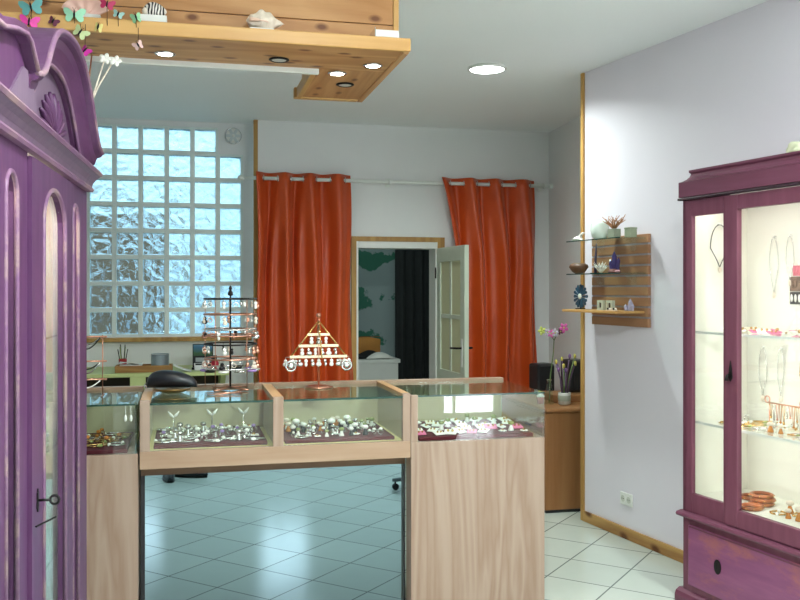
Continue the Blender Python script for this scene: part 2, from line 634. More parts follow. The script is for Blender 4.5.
# wooden frame round the doorway
b = B()
b.box(1.466, 1.512, 7.975, 8.0, 0, 2.066)
b.box(2.272, 2.340, 7.975, 8.0, 0, 2.066)
b.box(1.512, 2.272, 7.975, 8.0, 2.022, 2.066)
b.build('trim_3', m_trimwood, kind='structure', bevel=0.003)
b = B()
b.box(1.512, 1.53, 7.98, 8.205, 0, 2.022)
b.box(2.252, 2.272, 7.98, 8.205, 0, 2.022)
b.box(1.53, 2.252, 7.98, 8.205, 1.962, 2.022)
b.build('door_frame_1', m_white, kind='structure', bevel=0.002)

# glass block window: mortar grid and the single blocks
b = B()
gap = 0.040
y0, y1 = 8.235, 8.33
for i in range(7):
    x = GX0 + i * PX
    b.box(x - gap / 2, x + gap / 2, y0, y1, GZ0, GZ1 if i < 6 else GZ1 - PZ)
for j in range(9):
    z = GZ1 - j * PZ
    for i in range(6):
        if i == 5 and j == 0:
            continue
        b.box(GX0 + i * PX + gap / 2, GX0 + (i + 1) * PX - gap / 2, y0, y1, z - gap / 2, z + gap / 2)
win = b.build('window_1', m_mortar, kind='structure', bevel=0.003)
blk = None
for j in range(8):
    for i in range(6):
        if i == 5 and j == 0:
            continue
        loc = (GX0 + (i + 0.5) * PX, 8.285, GZ1 - (j + 0.5) * PZ)
        if blk is None:
            s_, t_ = (PX - gap) / 2, (PZ - gap) / 2
            blk = B().box(-s_, s_, -0.04, 0.04, -t_, t_).build('glass_block', m_block, win, bevel=0.006)
            blk.location = loc
        else:
            o = blk.copy()
            COL.objects.link(o)
            o.parent = win
            o.location = loc
B().box(GX0 - 0.06, 0.592, 8.16, 8.235, GZ0 - 0.045, GZ0 - 0.008).build('window_sill_1', m_trimwood, kind='structure', bevel=0.004)
# what stands outside that window
B().box(-6.0, -0.25, 12.0, 15.0, -0.1, 2.55).build('courtyard_wall_outside', plain('brown_courtyard_render', C(120, 92, 72), 0.9, var=0.3, scale=3), kind='structure')
B().box(-8.0, 8.0, 10.5, 30.0, -0.2, -0.1).build('courtyard_ground_outside', plain('grey_courtyard_paving', C(120, 130, 142), 0.9), kind='structure')

# ------------------------------------------------------------------ inner door, open into the shop
def make_door():
    t = thing('panelled_door', 'cream panelled door standing open beside the right orange curtain', 'door', (2.262, 7.985, 0.008))
    W, Hh, T = 0.735, 1.957, 0.04
    # local x from the hinge to the free edge, y through the thickness
    b = B()
    b.box(0, 0.10, 0, T, 0, Hh)
    b.box(W - 0.11, W, 0, T, 0, Hh)
    for z0, z1 in ((0, 0.2), (0.72, 0.86), (Hh - 0.13, Hh)):
        b.box(0.10, W - 0.11, 0, T, z0, z1)
    b.build('frame', m_door, t, bevel=0.004)
    b = B()
    b.box(W / 2 - 0.025, W / 2 + 0.015, 0.004, T - 0.004, 0.86, Hh - 0.13)
    b.box(0.10, W - 0.11, 0.006, T - 0.006, 1.32, 1.36)
    b.build('glazing_bar', m_door, t, bevel=0.003)
    pane_m = plain('cream_frosted_pane', C(206, 206, 166), 0.35, var=0.02)
    for x0, x1 in ((0.10, W / 2 - 0.025), (W / 2 + 0.015, W - 0.11)):
        for z0, z1 in ((0.86, 1.32), (1.36, Hh - 0.13)):
            B().box(x0, x1, 0.014, 0.026, z0, z1).build('pane', pane_m, t)
    B().box(0.10, W - 0.11, 0.012, 0.028, 0.2, 0.72).box(0.16, W - 0.17, 0.006, 0.034, 0.26, 0.66).build('lower_panel', m_door, t, bevel=0.006)
    pl = B().box(W - 0.085, W - 0.045, -0.004, 0, 0.92, 1.16).box(W - 0.085, W - 0.045, T, T + 0.004, 0.92, 1.16).build('lock_plate', m_white, t, bevel=0.002)
    for y0, s in ((-0.004, -1), (T + 0.004, 1)):
        B().tube([(W - 0.065, y0, 1.08), (W - 0.065, y0 + s * 0.05, 1.08), (W - 0.09, y0 + s * 0.056, 1.08), (W - 0.18, y0 + s * 0.056, 1.075)], 0.009, 8).build('handle', m_iron, pl, smooth=True)
    for z in (0.25, 1.68):
        B().cyl((-0.002, -0.006, z), 0.008, 0.10, 10).build('hinge', m_iron, t)
    return t


dr = make_door()
dr.rotation_euler = (0, 0, -math.radians(87))

# ------------------------------------------------------------------ curtain rod and curtains
RY, RZ = 7.90, 2.556
rod = thing('curtain_rod', 'long white curtain rod across the back wall', 'curtain rod', (0.50, RY, RZ))
B().cyl((0, 0, 0), 0.0165, 2.84, 14, 'x').build('pole', m_rod, rod, smooth=True)
for x in (-0.04, 2.84):
    B().ball((x + 0.02, 0, 0), 0.03, 0.024, 0.024, 12).build('finial', m_rod, rod, smooth=True)
for x in (0.30, 1.30, 2.78):
    B().box(x - 0.01, x + 0.01, 0.0, 0.099, -0.012, 0.012).box(x - 0.02, x + 0.02, 0.088, 0.099, -0.04, 0.04).ring((x, 0, 0), 0.021, 0.006, 'x').build('bracket', m_rod, rod)


def curtain(name, label, xt0, xt1, xb0, xb1, waves, ph, pull=0.0, seed=1):
    rnd = random.Random(seed)
    ks = [(rnd.uniform(1.6, 2.6), rnd.uniform(0, 6.3)) for _ in range(3)]
    t = thing(name, label, 'curtain', ((xt0 + xt1) / 2, RY, 0.0), 0, 'orange grommet curtains at the back of the shop')
    ox = (xt0 + xt1) / 2
    zt = 2.608

    def f(u, v):
        z = 0.04 + (zt - 0.04) * v
        d = 1 - v
        x0 = xt0 + (xb0 - xt0) * min(1, d * (3.6 if pull else 1)) ** (0.8 if pull else 1.0)
        x1 = xt1 + (xb1 - xt1) * d
        uu = u + 0.012 * math.sin(9 * d + 7 * u)
        x = x0 + (x1 - x0) * uu
        a = 2 * PI * waves * u + ph
        amp = 0.052
        y = -amp * math.cos(a)
        g = min(1, d * 4)
        for q, (k, p) in enumerate(ks):
            y += g * 0.016 * math.sin(2 * PI * waves * k * u + p + d * (1.5 + q))
        x += g * 0.012 * math.sin(a * 1.0 + 2 * d)
        return (x - ox, max(-0.085, min(0.085, y)), z)
    o = B().grid(f, 150, 40).build('drape', m_curtain, t, smooth=True, solid=0.003)
    n = int(waves * 2)
    for i in range(n):
        u = (PI / 2 + i * PI - ph) / (2 * PI * waves)
        if 0.02 < u < 0.98:
            p = f(u, 1 - 0.052 / zt)
            B().ring((p[0], 0, RZ), 0.027, 0.005, 'x', 18, 6).build('grommet', m_chrome, t, smooth=True)
    return t


curtain('orange_curtain', 'shiny orange curtain hanging left of the doorway, next to the glass block window', 0.605, 1.445, 0.62, 1.50, 3.5, 0.0, seed=3)
curtain('orange_curtain', 'shiny orange curtain hanging right of the doorway, behind the open cream door', 2.275, 3.20, 2.40, 3.27, 3.5, 0.0, pull=1, seed=9)

# ------------------------------------------------------------------ ceiling lamp and soffit
m_lampglow = emit('ceiling_lamp_glow', (0.95, 1.0, 0.95, 1), 9.0)


def ceiling_lamp():
    t = thing('ceiling_downlight', 'round lit ceiling lamp set in the ceiling in front of the right curtain', 'ceiling light', (1.978, 5.737, CEIL))
    B().lathe([(0.128, 0.0), (0.132, -0.012), (0.118, -0.02), (0.112, -0.012)], seg=36).build('rim', m_white, t, smooth=True)
    B().cyl((0, 0, -0.016), 0.112, 0.008, 36).build('diffuser', m_lampglow, t)
    l = lamp('lamp_light', 'AREA', (0, 0, -0.022), CEIL_W * 0.26, (0.88, 1.0, 0.96), shape='DISK', size=0.21, spread=math.radians(150))
    l.parent = t
    return t


ceiling_lamp()
# two more such lamps, out of view, added to brighten the front
for q, (x, y) in enumerate(((0.6, 1.6), (2.3, 1.6))):
    t = thing('ceiling_downlight', ('unseen ceiling lamp added to light the front of the shop, left', 'unseen ceiling lamp added to light the front of the shop, right')[q], 'ceiling light', (x, y, CEIL))
    B().lathe([(0.128, 0.0), (0.132, -0.012), (0.118, -0.02), (0.112, -0.012)], seg=36).build('rim', m_white, t, smooth=True)
    B().cyl((0, 0, -0.016), 0.112, 0.008, 36).build('diffuser', m_lampglow, t)
    lamp('lamp_light', 'AREA', (0, 0, -0.022), CEIL_W, (0.90, 1.0, 0.97), shape='DISK', size=0.21).parent = t

SZ = 2.60
sof = thing('pine_soffit', 'knotty pine canopy with spotlights hanging from the ceiling over the counter', 'canopy', (0, 3.9, SZ))
B().box(-0.945, 0.90, -0.20, 0.18, 0.0, 0.02).build('ledge_board', m_pine, sof, bevel=0.002)
B().box(0.60, 0.90, 0.1801, 0.80, 0.0, 0.02).build('return_board', m_piney, sof, bevel=0.002)
B().box(-0.945, 0.93, -0.225, -0.20, -0.004, 0.052).build('front_lip', m_pinelip, sof, bevel=0.005)
B().box(0.90, 0.93, -0.1999, 0.84, -0.006, 0.05).build('side_lip', m_piney, sof, bevel=0.005)
B().box(0.56, 0.8999, 0.80, 0.84, -0.006, 0.05).build('end_lip', m_pinelip, sof, bevel=0.005)
B().box(0.572, 0.60, 0.215, 0.7999, -0.006, 0.05).build('inner_lip', m_pinelip, sof, bevel=0.004)
b = B()
zz = 0.021
while zz < 0.46:
    b.box(-0.945, 0.905, 0.0, 0.018, zz, min(zz + 0.145, 0.478))
    zz += 0.148
b.build('face_boards', m_pine, sof, bevel=0.003)
B().box(0.905, 0.93, -0.006, 0.03, 0.0205, 0.478).build('corner_strip', m_pinelip, sof, bevel=0.003)
B().box(-0.945, 0.5999, 0.181, 0.212, -0.022, 0.004).build('white_rail', m_white, sof, bevel=0.003)
B().box(0.60, 0.62, 0.0181, 0.80, 0.0201, 0.478).build('return_side_board', m_piney, sof)

m_spot = emit('halogen_glow', (1.0, 0.93, 0.8, 1), 25.0)
m_spotoff = plain('unlit_reflector', C(205, 205, 198), 0.4, 0.0)
for q, (x, y, on, what) in enumerate([
        (-0.078, 3.957, 1, 'lit recessed spotlight in the pine canopy nearest the purple armoire'),
        (0.404, 3.945, 0, 'unlit recessed spotlight in the middle of the pine canopy'),
        (0.824, 3.953, 1, 'lit recessed spotlight in the front right corner of the pine canopy'),
        (0.692, 4.135, 1, 'lit recessed spotlight at the inner corner of the pine canopy'),
        (0.768, 4.353, 0, 'unlit recessed spotlight in the short return of the pine canopy')]):
    t = thing('recessed_spotlight', what, 'spotlight', (x, y, SZ), 0, 'spotlights of the pine canopy')
    B().lathe([(0.030, -0.001), (0.043, -0.001), (0.045, -0.005), (0.036, -0.009), (0.030, -0.004)], seg=24).build('bezel', m_chrome if on else m_iron, t, smooth=True)
    B().cyl((0, 0, -0.006), 0.031, 0.004, 20).build('bulb', m_spot if on else m_spotoff, t)
    if on:
        l = lamp('spot_light', 'SPOT', (0, 0, -0.02), SPOT_W, (1.0, 0.94, 0.82), spot_size=math.radians(75), spot_blend=0.9, shadow_soft_size=0.03)
        l.parent = t

# ------------------------------------------------------------------ the counter
CY, CB = 4.30, 4.96      # front and back of the glass cases


def side_counter(name, label, x0, x1, right):
    t = thing(name, label, 'display counter', ((x0 + x1) / 2, CY, 0))
    w = (x1 - x0) / 2
    D = CB - CY
    B().box(-w, w, 0, 0.1, 0.0, 0.8375).build('front_panel', m_oak, t, bevel=0.003)
    if right:
        B().box(w - 0.02, w, 0.1001, D, 0.0, 0.80).build('side_panel', m_oak, t)
        B().box(-w + 0.002, -w + 0.004, 0.003, 0.10, 0.0, 0.76).build('shade_edge', m_dark, t)  # black sheet standing in for shade on the panel's inner side
    else:
        B().box(w - 0.02, w - 0.002, 0.1001, D, 0.0, 0.80).build('side_panel', m_dark, t)  # wood side in shade, the shade put in as black colour
    B().box(-w, w, 0.1001, D, 0.8001, 0.8375).build('deck', m_oakx, t, bevel=0.002)
    B().box(-w, w, D - 0.02, D, 0.8376, 1.05).build('back_panel', m_casein, t)
    B().box(-w, w, D - 0.05, D, 1.0501, 1.083).build('top_rail', m_oakx, t, bevel=0.003)
    if right:
        B().box(-w, -w + 0.035, 0.0, 0.03, 0.8376, 1.07).build('post', m_oak, t, bevel=0.002)
    xl, xr = (-w + 0.036, w) if right else (-w, w - 0.012)
    B().box(xl, xr, 0.002, 0.008, 0.8376, 1.061).build('front_glass', m_glass, t)
    if right:
        B().box(w - 0.006, w, 0.009, D - 0.021, 0.8376, 1.061).build('end_glass', m_glassg, t)
    else:
        B().box(w - 0.012, w - 0.006, 0.009, D - 0.021, 0.8376, 1.061).build('end_glass', m_glassg, t)
    g = B().box(-w if not right else -w + 0.0001, w, 0.002, D - 0.051, 1.0615, 1.0685).build('top_glass', m_glassg, t)
    B().box(xl, xr, -0.0005, 0.0018, 1.061, 1.069).build('glass_edge', m_glassedge, g)
    # velvet pads on the deck
    n = 2
    for k in range(n):
        a = -w + 0.05 + k * (2 * w - 0.09) / n
        B().box(a, a + (2 * w - 0.09) / n - 0.008, 0.03, D - 0.10, 0.8376, 0.856).build('velvet_pad', m_burg, t, bevel=0.004)
    return t


side_counter('display_counter', 'pale oak display counter with a glass case at the right end', 1.0885, 1.793, True)
side_counter('display_counter', 'pale oak display counter with a glass case standing next to the purple armoire', -0.925, -0.206, False)


def mid_counter():
    x0, x1 = -0.198, 1.0865
    t = thing('bridge_display_case', 'long oak double glass case bridging the gap between the two side counters', 'display case', (0, CY, 0.764))
    D = CB - CY
    H = 0.316
    B().box(x0, x1, 0.0, 0.03, 0.0, 0.082).build('front_rail', m_oakx, t, bevel=0.002)
    for a, c in ((x0, x0 + 0.045), (0.412, 0.462), (x1 - 0.04, x1)):
        B().box(a, c, 0.0, 0.03, 0.0821, H).build('post', m_oak, t, bevel=0.002)
        B().box(a + 0.008, c - 0.008, 0.0301, D - 0.03, 0.082, H - 0.03).build('partition', m_casein, t)
        B().box(a, c, 0.0301, D - 0.045, H - 0.029, H).build('top_beam', m_oaky, t, bevel=0.002)
    B().box(x0, x1, 0.0301, D, 0.0, 0.081).build('floor_board', m_casedeck, t)
    B().box(x0, x1, D - 0.03, D - 0.012, 0.0815, H - 0.035).build('back_panel', m_casein, t)
    B().box(x0, x1, D - 0.044, D, H - 0.034, H + 0.004).build('top_rail', m_oakx, t, bevel=0.003)
    for a, c in ((x0 + 0.045, 0.412), (0.462, x1 - 0.04)):
        B().box(a + 0.0005, c - 0.0005, 0.004, 0.010, 0.083, H - 0.02).build('front_glass', m_glass, t)
        g = B().box(a + 0.0005, c - 0.0005, 0.002, D - 0.045, H - 0.0195, H - 0.0125).build('top_glass', m_glassg, t)
        B().box(a + 0.0005, c - 0.0005, -0.0006, 0.0018, H - 0.021, H - 0.0115).build('glass_edge', m_glassedge, g)
    return t


mid_counter()


def mirror_panel():
    t = thing('mirror_panel', 'bluish mirror standing on the floor under the double glass case, reflecting the tiles', 'mirror', (0.4435, 4.405, 0))
    w = 0.640
    mm = NT('blue_tinted_mirror')
    mm.bsdf((0.19, 0.265, 0.30, 1), 0.012, 1.0)
    B().box(-w + 0.018, w - 0.006, 0.0, 0.006, 0.004, 0.715).build('mirror_glass', mm.m, t)
    B().box(-w, w, -0.002, 0.012, 0.7151, 0.760).build('top_strip', wood('brown_strip', C(104, 78, 56), C(84, 60, 42), 'x', 0.5), t)
    B().box(-w, -w + 0.0179, -0.002, 0.012, 0.002, 0.715).build('side_strip', m_dark, t)
    B().box(w - 0.0059, w, -0.002, 0.012, 0.002, 0.715).build('side_strip', m_dark, t)
    return t


mirror_panel()
TRAYZ = 0.764 + 0.081
trayL = tag(B().box(-0.138, 0.392, 4.36, 4.86, TRAYZ + 0.0005, TRAYZ + 0.018).build('velvet_tray', m_burg, None, bevel=0.004), 'burgundy velvet tray covered in silver jewellery in the left half of the double case', 'tray')
trayR = tag(B().box(0.476, 1.02, 4.36, 4.86, TRAYZ + 0.0005, TRAYZ + 0.018).build('velvet_tray', m_burg, None, bevel=0.004), 'burgundy velvet tray of chunky rings in the right half of the double case', 'tray')


# ------------------------------------------------------------------ jewellery
def mk(name, cat):
    t = thing(name, '', cat)
    return t


def ring_maker(metal, stone, R=0.011):
    def f():
        t = mk('finger_ring', 'ring')
        B().ring((0, 0, R + 0.001), R, 0.0022, 'y', 18, 6).build('band', metal, t, smooth=True)
        B().ball((0, 0, 2 * R + 0.005), 0.0085, 0.0085, 0.006, 10).build('stone', stone, t, smooth=True)
        return t
    return f


def bangle_maker(metal, R=0.03, r=0.004):
    def f():
        t = mk('bangle', 'bangle')
        B().ring((0, 0, r), R, r, 'z', 26, 8).build('hoop', metal, t, smooth=True)
        for sx in (-1, 1):
            B().ball((sx * R, 0, r + 0.002), 0.006).build('bead', m_pearl, t, smooth=True)
        return t
    return f


def chain_maker(metal, stone):
    def f():
        t = mk('chain_necklace', 'necklace')
        pts = [(0.032 * math.cos(a) * (1 + 0.25 * math.sin(3 * a)), 0.022 * math.sin(a) * (1 + 0.2 * math.cos(2 * a)), 0.003) for a in [2 * PI * k / 28 for k in range(28)]]
        B().tube(pts, 0.0026, 6, closed=True).build('chain', metal, t, smooth=True)
        B().ball((0.0, -0.028, 0.006), 0.009, 0.007, 0.005).build('pendant', stone, t, smooth=True)
        return t
    return f


def brooch_maker(metal, stone):
    def f():
        t = mk('brooch', 'brooch')
        b = B()
        for k in range(6):
            a = 2 * PI * k / 6
            b.ball((0.011 * math.cos(a), 0.011 * math.sin(a), 0.006), 0.009, 0.005, 0.003, 8, Matrix.Rotation(a, 4, 'Z'))
        b.build('petals', metal, t, smooth=True)
        B().ball((0, 0, 0.009), 0.006, seg=8).build('stone', stone, t, smooth=True)
        return t
    return f


def stand_maker():
    """a little forked earring stand"""
    def f():
        t = mk('earring_stand', 'earring stand')
        B().lathe([(0.014, 0), (0.013, 0.004), (0.003, 0.008), (0.0025, 0.07)], seg=12).build('foot', m_silver, t, smooth=True)
        b = B()
        for s in (-1, 1):
            b.tube([(0, 0, 0.07), (s * 0.010, 0, 0.078), (s * 0.022, 0, 0.094)], [0.003, 0.006, 0.002], 8)
        b.build('fork', m_pearl, t, smooth=True)
        return t
    return f


def knob_maker(stone, top):
    """tall cocktail ring on a ring cone"""
    def f():
        t = mk('cocktail_ring', 'ring')
        B().lathe([(0.011, 0), (0.011, 0.004), (0.005, 0.020), (0.004, 0.024)], seg=14).build('ring_cone', stone, t, smooth=True)
        B().ball((0, 0, 0.030), 0.012, 0.012, 0.008, 12).build('stone', top, t, smooth=True)
        return t
    return f


def cushion_maker(col):
    def f():
        t = mk('earring_card', 'earring card')
        B().box(-0.022, 0.022, -0.018, 0.018, 0.0, 0.004, Matrix.Rotation(0.3, 4, 'X')@Matrix.Translation((0, 0, 0.006))).build('card', col, t, bevel=0.001)
        for sx in (-1, 1):
            B().ball((sx * 0.008, -0.006, 0.013), 0.0045, seg=8).build('earring', m_gold, t, smooth=True)
        return t
    return f


KITS = {
    'silver ring with a white stone': Kit(ring_maker(m_silver, m_pearl)),
    'silver ring with a turquoise stone': Kit(ring_maker(m_silver, m_turq)),
    'gold ring with an amber stone': Kit(ring_maker(m_gold, m_amber)),
    'silver ring with a lilac stone': Kit(ring_maker(m_silver, m_lilacstone)),
    'silver bangle': Kit(bangle_maker(m_silver, 0.026)),
    'gold bangle': Kit(bangle_maker(m_gold, 0.024, 0.003)),
    'silver chain necklace': Kit(chain_maker(m_silver, m_pearl)),
    'gold chain necklace': Kit(chain_maker(m_gold, m_olive)),
    'silver flower brooch': Kit(brooch_maker(m_silver, m_pearl)),
    'white flower brooch': Kit(brooch_maker(m_pearl, m_gold)),
    'forked white earring stand': Kit(stand_maker()),
    'black cocktail ring with pearl top': Kit(knob_maker(m_black, m_pearl)),
    'pale cocktail ring with olive top': Kit(knob_maker(m_pearl, m_olive)),
    'silver cocktail ring with grey top': Kit(knob_maker(m_silver, m_silver)),
    'amber cocktail ring with pale top': Kit(knob_maker(m_amber, m_shell)),
    'white earring card': Kit(cushion_maker(m_pearl)),
    'pink earring card': Kit(cushion_maker(plain('pink_card', C(214, 110, 150), 0.6))),
    'cream earring card': Kit(cushion_maker(plain('cream_card', C(226, 216, 190), 0.6))),
}
ORD = ['first', 'second', 'third', 'fourth', 'fifth', 'sixth', 'seventh', 'eighth', 'ninth', 'tenth', 'eleventh', 'twelfth']


def fill(x0, x1, y0, y1, z, rows, per, kinds, place, group, seed, frame=None, scale=(0.9, 1.3), tall_back=None):
    rnd = random.Random(seed)
    names = {1: ['only'], 2: ['front', 'back'], 3: ['front', 'middle', 'back'], 4: ['front', 'second', 'third', 'back'], 5: ['front', 'second', 'middle', 'fourth', 'back']}[rows]
    for r in range(rows):
        for k in range(per):
            fx, fy = (k + 0.5) / per, (r + 0.5) / rows
            x = x0 + (x1 - x0) * fx + rnd.uniform(-0.25, 0.25) * (x1 - x0) / per
            y = y0 + (y1 - y0) * fy + rnd.uniform(-0.25, 0.25) * (y1 - y0) / rows
            kind = rnd.choice(kinds)
            p = Vector((x, y, z + 0.0006))
            rz = rnd.uniform(-0.9, 0.9)
            if frame is not None:
                p = frame @ p
            KITS[kind].put(p, rz, f'{kind}, {ORD[k]} from left, {names[r]} row, {place}', group, rnd.uniform(*scale))


SIL = ['silver ring with a white stone', 'silver cocktail ring with grey top', 'silver bangle', 'silver chain necklace', 'silver flower brooch', 'silver ring with a lilac stone', 'silver chain necklace', 'silver bangle', 'white flower brooch']
CHK = ['black cocktail ring with pearl top', 'black cocktail ring with pearl top', 'silver cocktail ring with grey top', 'silver cocktail ring with grey top', 'amber cocktail ring with pale top', 'silver ring with a white stone', 'pale cocktail ring with olive top', 'silver bangle', 'silver flower brooch', 'white flower brooch']
fill(-0.11, 0.36, 4.385, 4.83, TRAYZ + 0.018, 5, 12, SIL, 'left tray', 'silver jewellery on the left tray', 11, scale=(1.1, 1.6))
for x, y, w in ((-0.05, 4.66, 'left'), (0.14, 4.70, 'middle'), (0.30, 4.72, 'right')):
    KITS['forked white earring stand'].put((x, y, TRAYZ + 0.0187), 0.2, f'forked earring stand standing on the {w} of the left velvet tray', 'earring stands on the left tray', 1.25)
fill(0.505, 0.985, 4.385, 4.83, TRAYZ + 0.018, 5, 12, CHK, 'right tray', 'chunky rings on the right tray', 12, scale=(0.9, 1.35))
for x, y, w in ((0.56, 4.62, 'left'), (0.74, 4.60, 'middle'), (0.84, 4.70, 'right')):
    KITS['black cocktail ring with pearl top'].put((x, y, TRAYZ + 0.0187), 0.2, f'extra large black cocktail ring with pearl top, {w} of the right velvet tray', 'large rings on the right tray', 1.7)
fill(-0.62, -0.29, 4.40, 4.80, 0.8562, 4, 7, ['gold bangle', 'gold ring with an amber stone', 'silver bangle', 'gold chain necklace', 'silver chain necklace'], 'case by the armoire', 'jewellery in the case beside the armoire', 13, scale=(1.1, 1.6))
fill(1.145, 1.755, 4.345, 4.82, 0.8562, 4, 9, ['white earring card', 'cream earring card', 'white earring card', 'white flower brooch', 'pale cocktail ring with olive top', 'pink earring card'], 'right end case', 'cards in the right end case', 14, scale=(1.1, 1.5))
# a long string of white beads hung from the top of the right case
t = thing('bead_strand', 'strand of white beads hanging from the rail inside the right end case', 'bead strand', (1.20, 4.835, 0.925))
b = B()
for k in range(10):
    b.ball((0.002 * math.sin(k), 0, 0.012 * k), 0.0065, seg=8)
b.build('beads', m_pearl, t, smooth=True)
B().tube([(0, 0, 0.1), (0, 0, 0.13), (0, 0.003, 0.1355)], 0.0012, 5).build('hook', m_silver, t)
t = thing('hanging_earrings', 'white drop earrings hanging inside the case beside the armoire', 'earrings', (-0.25, 4.33, 0.99))
for s in (-1, 1):
    B().tube([(s * 0.012, 0, 0.07), (s * 0.012, 0, 0.02)], 0.0012, 5).ball((s * 0.012, 0, 0.01), 0.007, 0.005, 0.016, 8).build('drop', m_pearl, t, smooth=True)
B().box(-0.02, 0.02, -0.003, 0.003, 0.068, 0.0714).build('hanger', m_silver, t)

# ------------------------------------------------------------------ stands on the glass counter
GT = 0.764 + 0.316 - 0.0125      # upper face of the glass tops in the middle
def charm(b, p, k, g=1.0):
    x, y, z = p
    if g != 1.0:
        b.tube([(x, y, z), (x, y, z - 0.01)], 0.001, 4)
        b.ball((x, y, z - 0.020), 0.010, 0.005, 0.010, 8)
        b.ball((x + 0.003 * (k % 2), y, z - 0.038), 0.008 + 0.004 * (k % 3), 0.004, 0.012, 8)
        return
    b.tube([(x, y, z), (x, y, z - 0.012)], 0.0008, 4)
    if k % 3 == 0:
        b.ball((x, y, z - 0.024), 0.009, 0.004, 0.013, 8)
    elif k % 3 == 1:
        b.ring((x, y, z - 0.025), 0.011, 0.002, 'y', 12, 5)
    else:
        b.ball((x, y, z - 0.018), 0.006, seg=8)
        b.ball((x, y, z - 0.034), 0.0075, 0.005, 0.011, 8)


def pyramid():
    t = thing('pyramid_earring_stand', 'gold triangular earring stand hung with silver drops in front of left curtain', 'jewellery stand', (0.70, 4.78, GT + 0.001))
    B().lathe([(0.075, 0), (0.076, 0.006), (0.06, 0.010), (0.012, 0.014)], seg=28).build('base', m_copper, t, smooth=True)
    B().cyl((0, 0, 0.012), 0.0055, 0.36, 10).build('post', m_copper, t, smooth=True)
    B().ball((0, 0, 0.385), 0.013).build('finial', m_copper, t, smooth=True)
    zb, za, hw = 0.17, 0.355, 0.150
    for s in (-1, 1):
        B().tube([(0, 0, za), (s * hw, 0, zb - 0.004)], 0.0042, 8).build('side_rod', m_gold, t, smooth=True)
    for z in (0.165, 0.223, 0.283):
        w = hw * (za - z) / (za - zb)
        for yy in (0.0,):
            B().box(-w, w, -0.005, 0.005, z - 0.007, z + 0.007).build('crossbar', m_ivorygold, t, bevel=0.001)
        n = max(3, int(w / 0.016))
        for k in range(n):
            b = B()
            x = -w + 2 * w * (k + 0.5) / n
            charm(b, (x, -0.0075, z - 0.002), k + int(z * 100), 1.5)
            b.build('hanging_earring', m_silver if k % 2 else m_pearl, t, smooth=True)
    # a second, crossing triangle
    for s in (-1, 1):
        B().tube([(0, 0, za), (0, s * hw * 0.8, zb - 0.004)], 0.0035, 8).build('side_rod', m_gold, t, smooth=True)
    for s in (-1, 1):
        b = B()
        b.ring((s * 0.150, -0.012, 0.118), 0.026, 0.006, 'y', 18, 6)
        b.tube([(s * 0.148, 0, 0.162), (s * 0.150, -0.012, 0.144)], 0.001, 4)
        b.ball((s * 0.150, -0.014, 0.118), 0.016, 0.006, 0.018, 10)
        b.build('hanging_disc', m_silver, t, smooth=True)
        for q in range(3):
            b = B()
            charm(b, (s * (0.120 + 0.026 * q), 0.02 + 0.01 * q, 0.160), q, 1.5)
            b.tube([(s * (0.120 + 0.026 * q), 0.02 + 0.01 * q, 0.160), (s * min(0.146, 0.120 + 0.026 * q), 0.0, 0.166)], 0.0012, 4)
            b.build('hanging_earring', m_silver if q % 2 else m_pearl, t, smooth=True)
    return t


pyramid()


def carousel():
    t = thing('earring_carousel', 'tall round wire carousel of earrings standing before the glass block window', 'jewellery stand', (0.236, 4.775, GT + 0.001))
    b = B()
    for k in range(4):
        a = PI / 4 + k * PI / 2
        b.tube([(0, 0, 0.014), (0.12 * math.cos(a), 0.12 * math.sin(a), 0.006)], 0.005, 8)
    b.build('foot', m_copper, t, smooth=True)
    B().cyl((0, 0, 0.008), 0.0045, 0.49, 10).build('post', m_iron, t, smooth=True)
    B().lathe([(0.004, 0.49), (0.014, 0.495), (0.012, 0.51), (0.005, 0.52), (0.010, 0.53), (0.002, 0.545)], seg=12).build('finial', m_iron, t, smooth=True)
    R = 0.135
    for i, z in enumerate((0.475, 0.395, 0.318, 0.285, 0.24, 0.165, 0.115)):
        B().ring((0, 0, z), R, 0.0045, 'z', 40, 6).build('hoop', m_iron if i in (0, 4) else (m_copper if i % 2 else m_silver), t, smooth=True)
    b = B()
    for k in range(5):
        a = 2 * PI * k / 5 + 0.3
        b.tube([(R * math.cos(a), R * math.sin(a), 0.475), (R * math.cos(a), R * math.sin(a), 0.012)], 0.0022, 6)
    for z in (0.475, 0.318, 0.165):
        for k in range(3):
            a = 2 * PI * k / 3
            b.tube([(0, 0, z), (R * math.cos(a), R * math.sin(a), z)], 0.0022, 6)
    b.build('wire_cage', m_copper, t, smooth=True)
    rnd = random.Random(5)
    for i, z in enumerate((0.475, 0.395, 0.318, 0.24, 0.165)):
        for k in range(13):
            a = 2 * PI * (k + rnd.uniform(-0.3, 0.3)) / 13
            b = B()
            charm(b, ((R + 0.001) * math.cos(a), (R + 0.001) * math.sin(a), z - 0.003), rnd.randrange(3), 1.0 if k % 3 else 1.4)
            b.build('hanging_earring', rnd.choice([m_silver, m_pearl, m_copper, m_silver, m_iron, m_shell]), t, smooth=True)
    for k in range(10):
        a = 2 * PI * k / 10
        B().ring((R * math.cos(a) * 0.95, R * math.sin(a) * 0.95, 0.105), 0.022, 0.006, 'z', 14, 6).build('hanging_bracelet', [m_silver, m_lilacstone, m_iron, m_pearl][k % 4], t, smooth=True)
    return t


carousel()


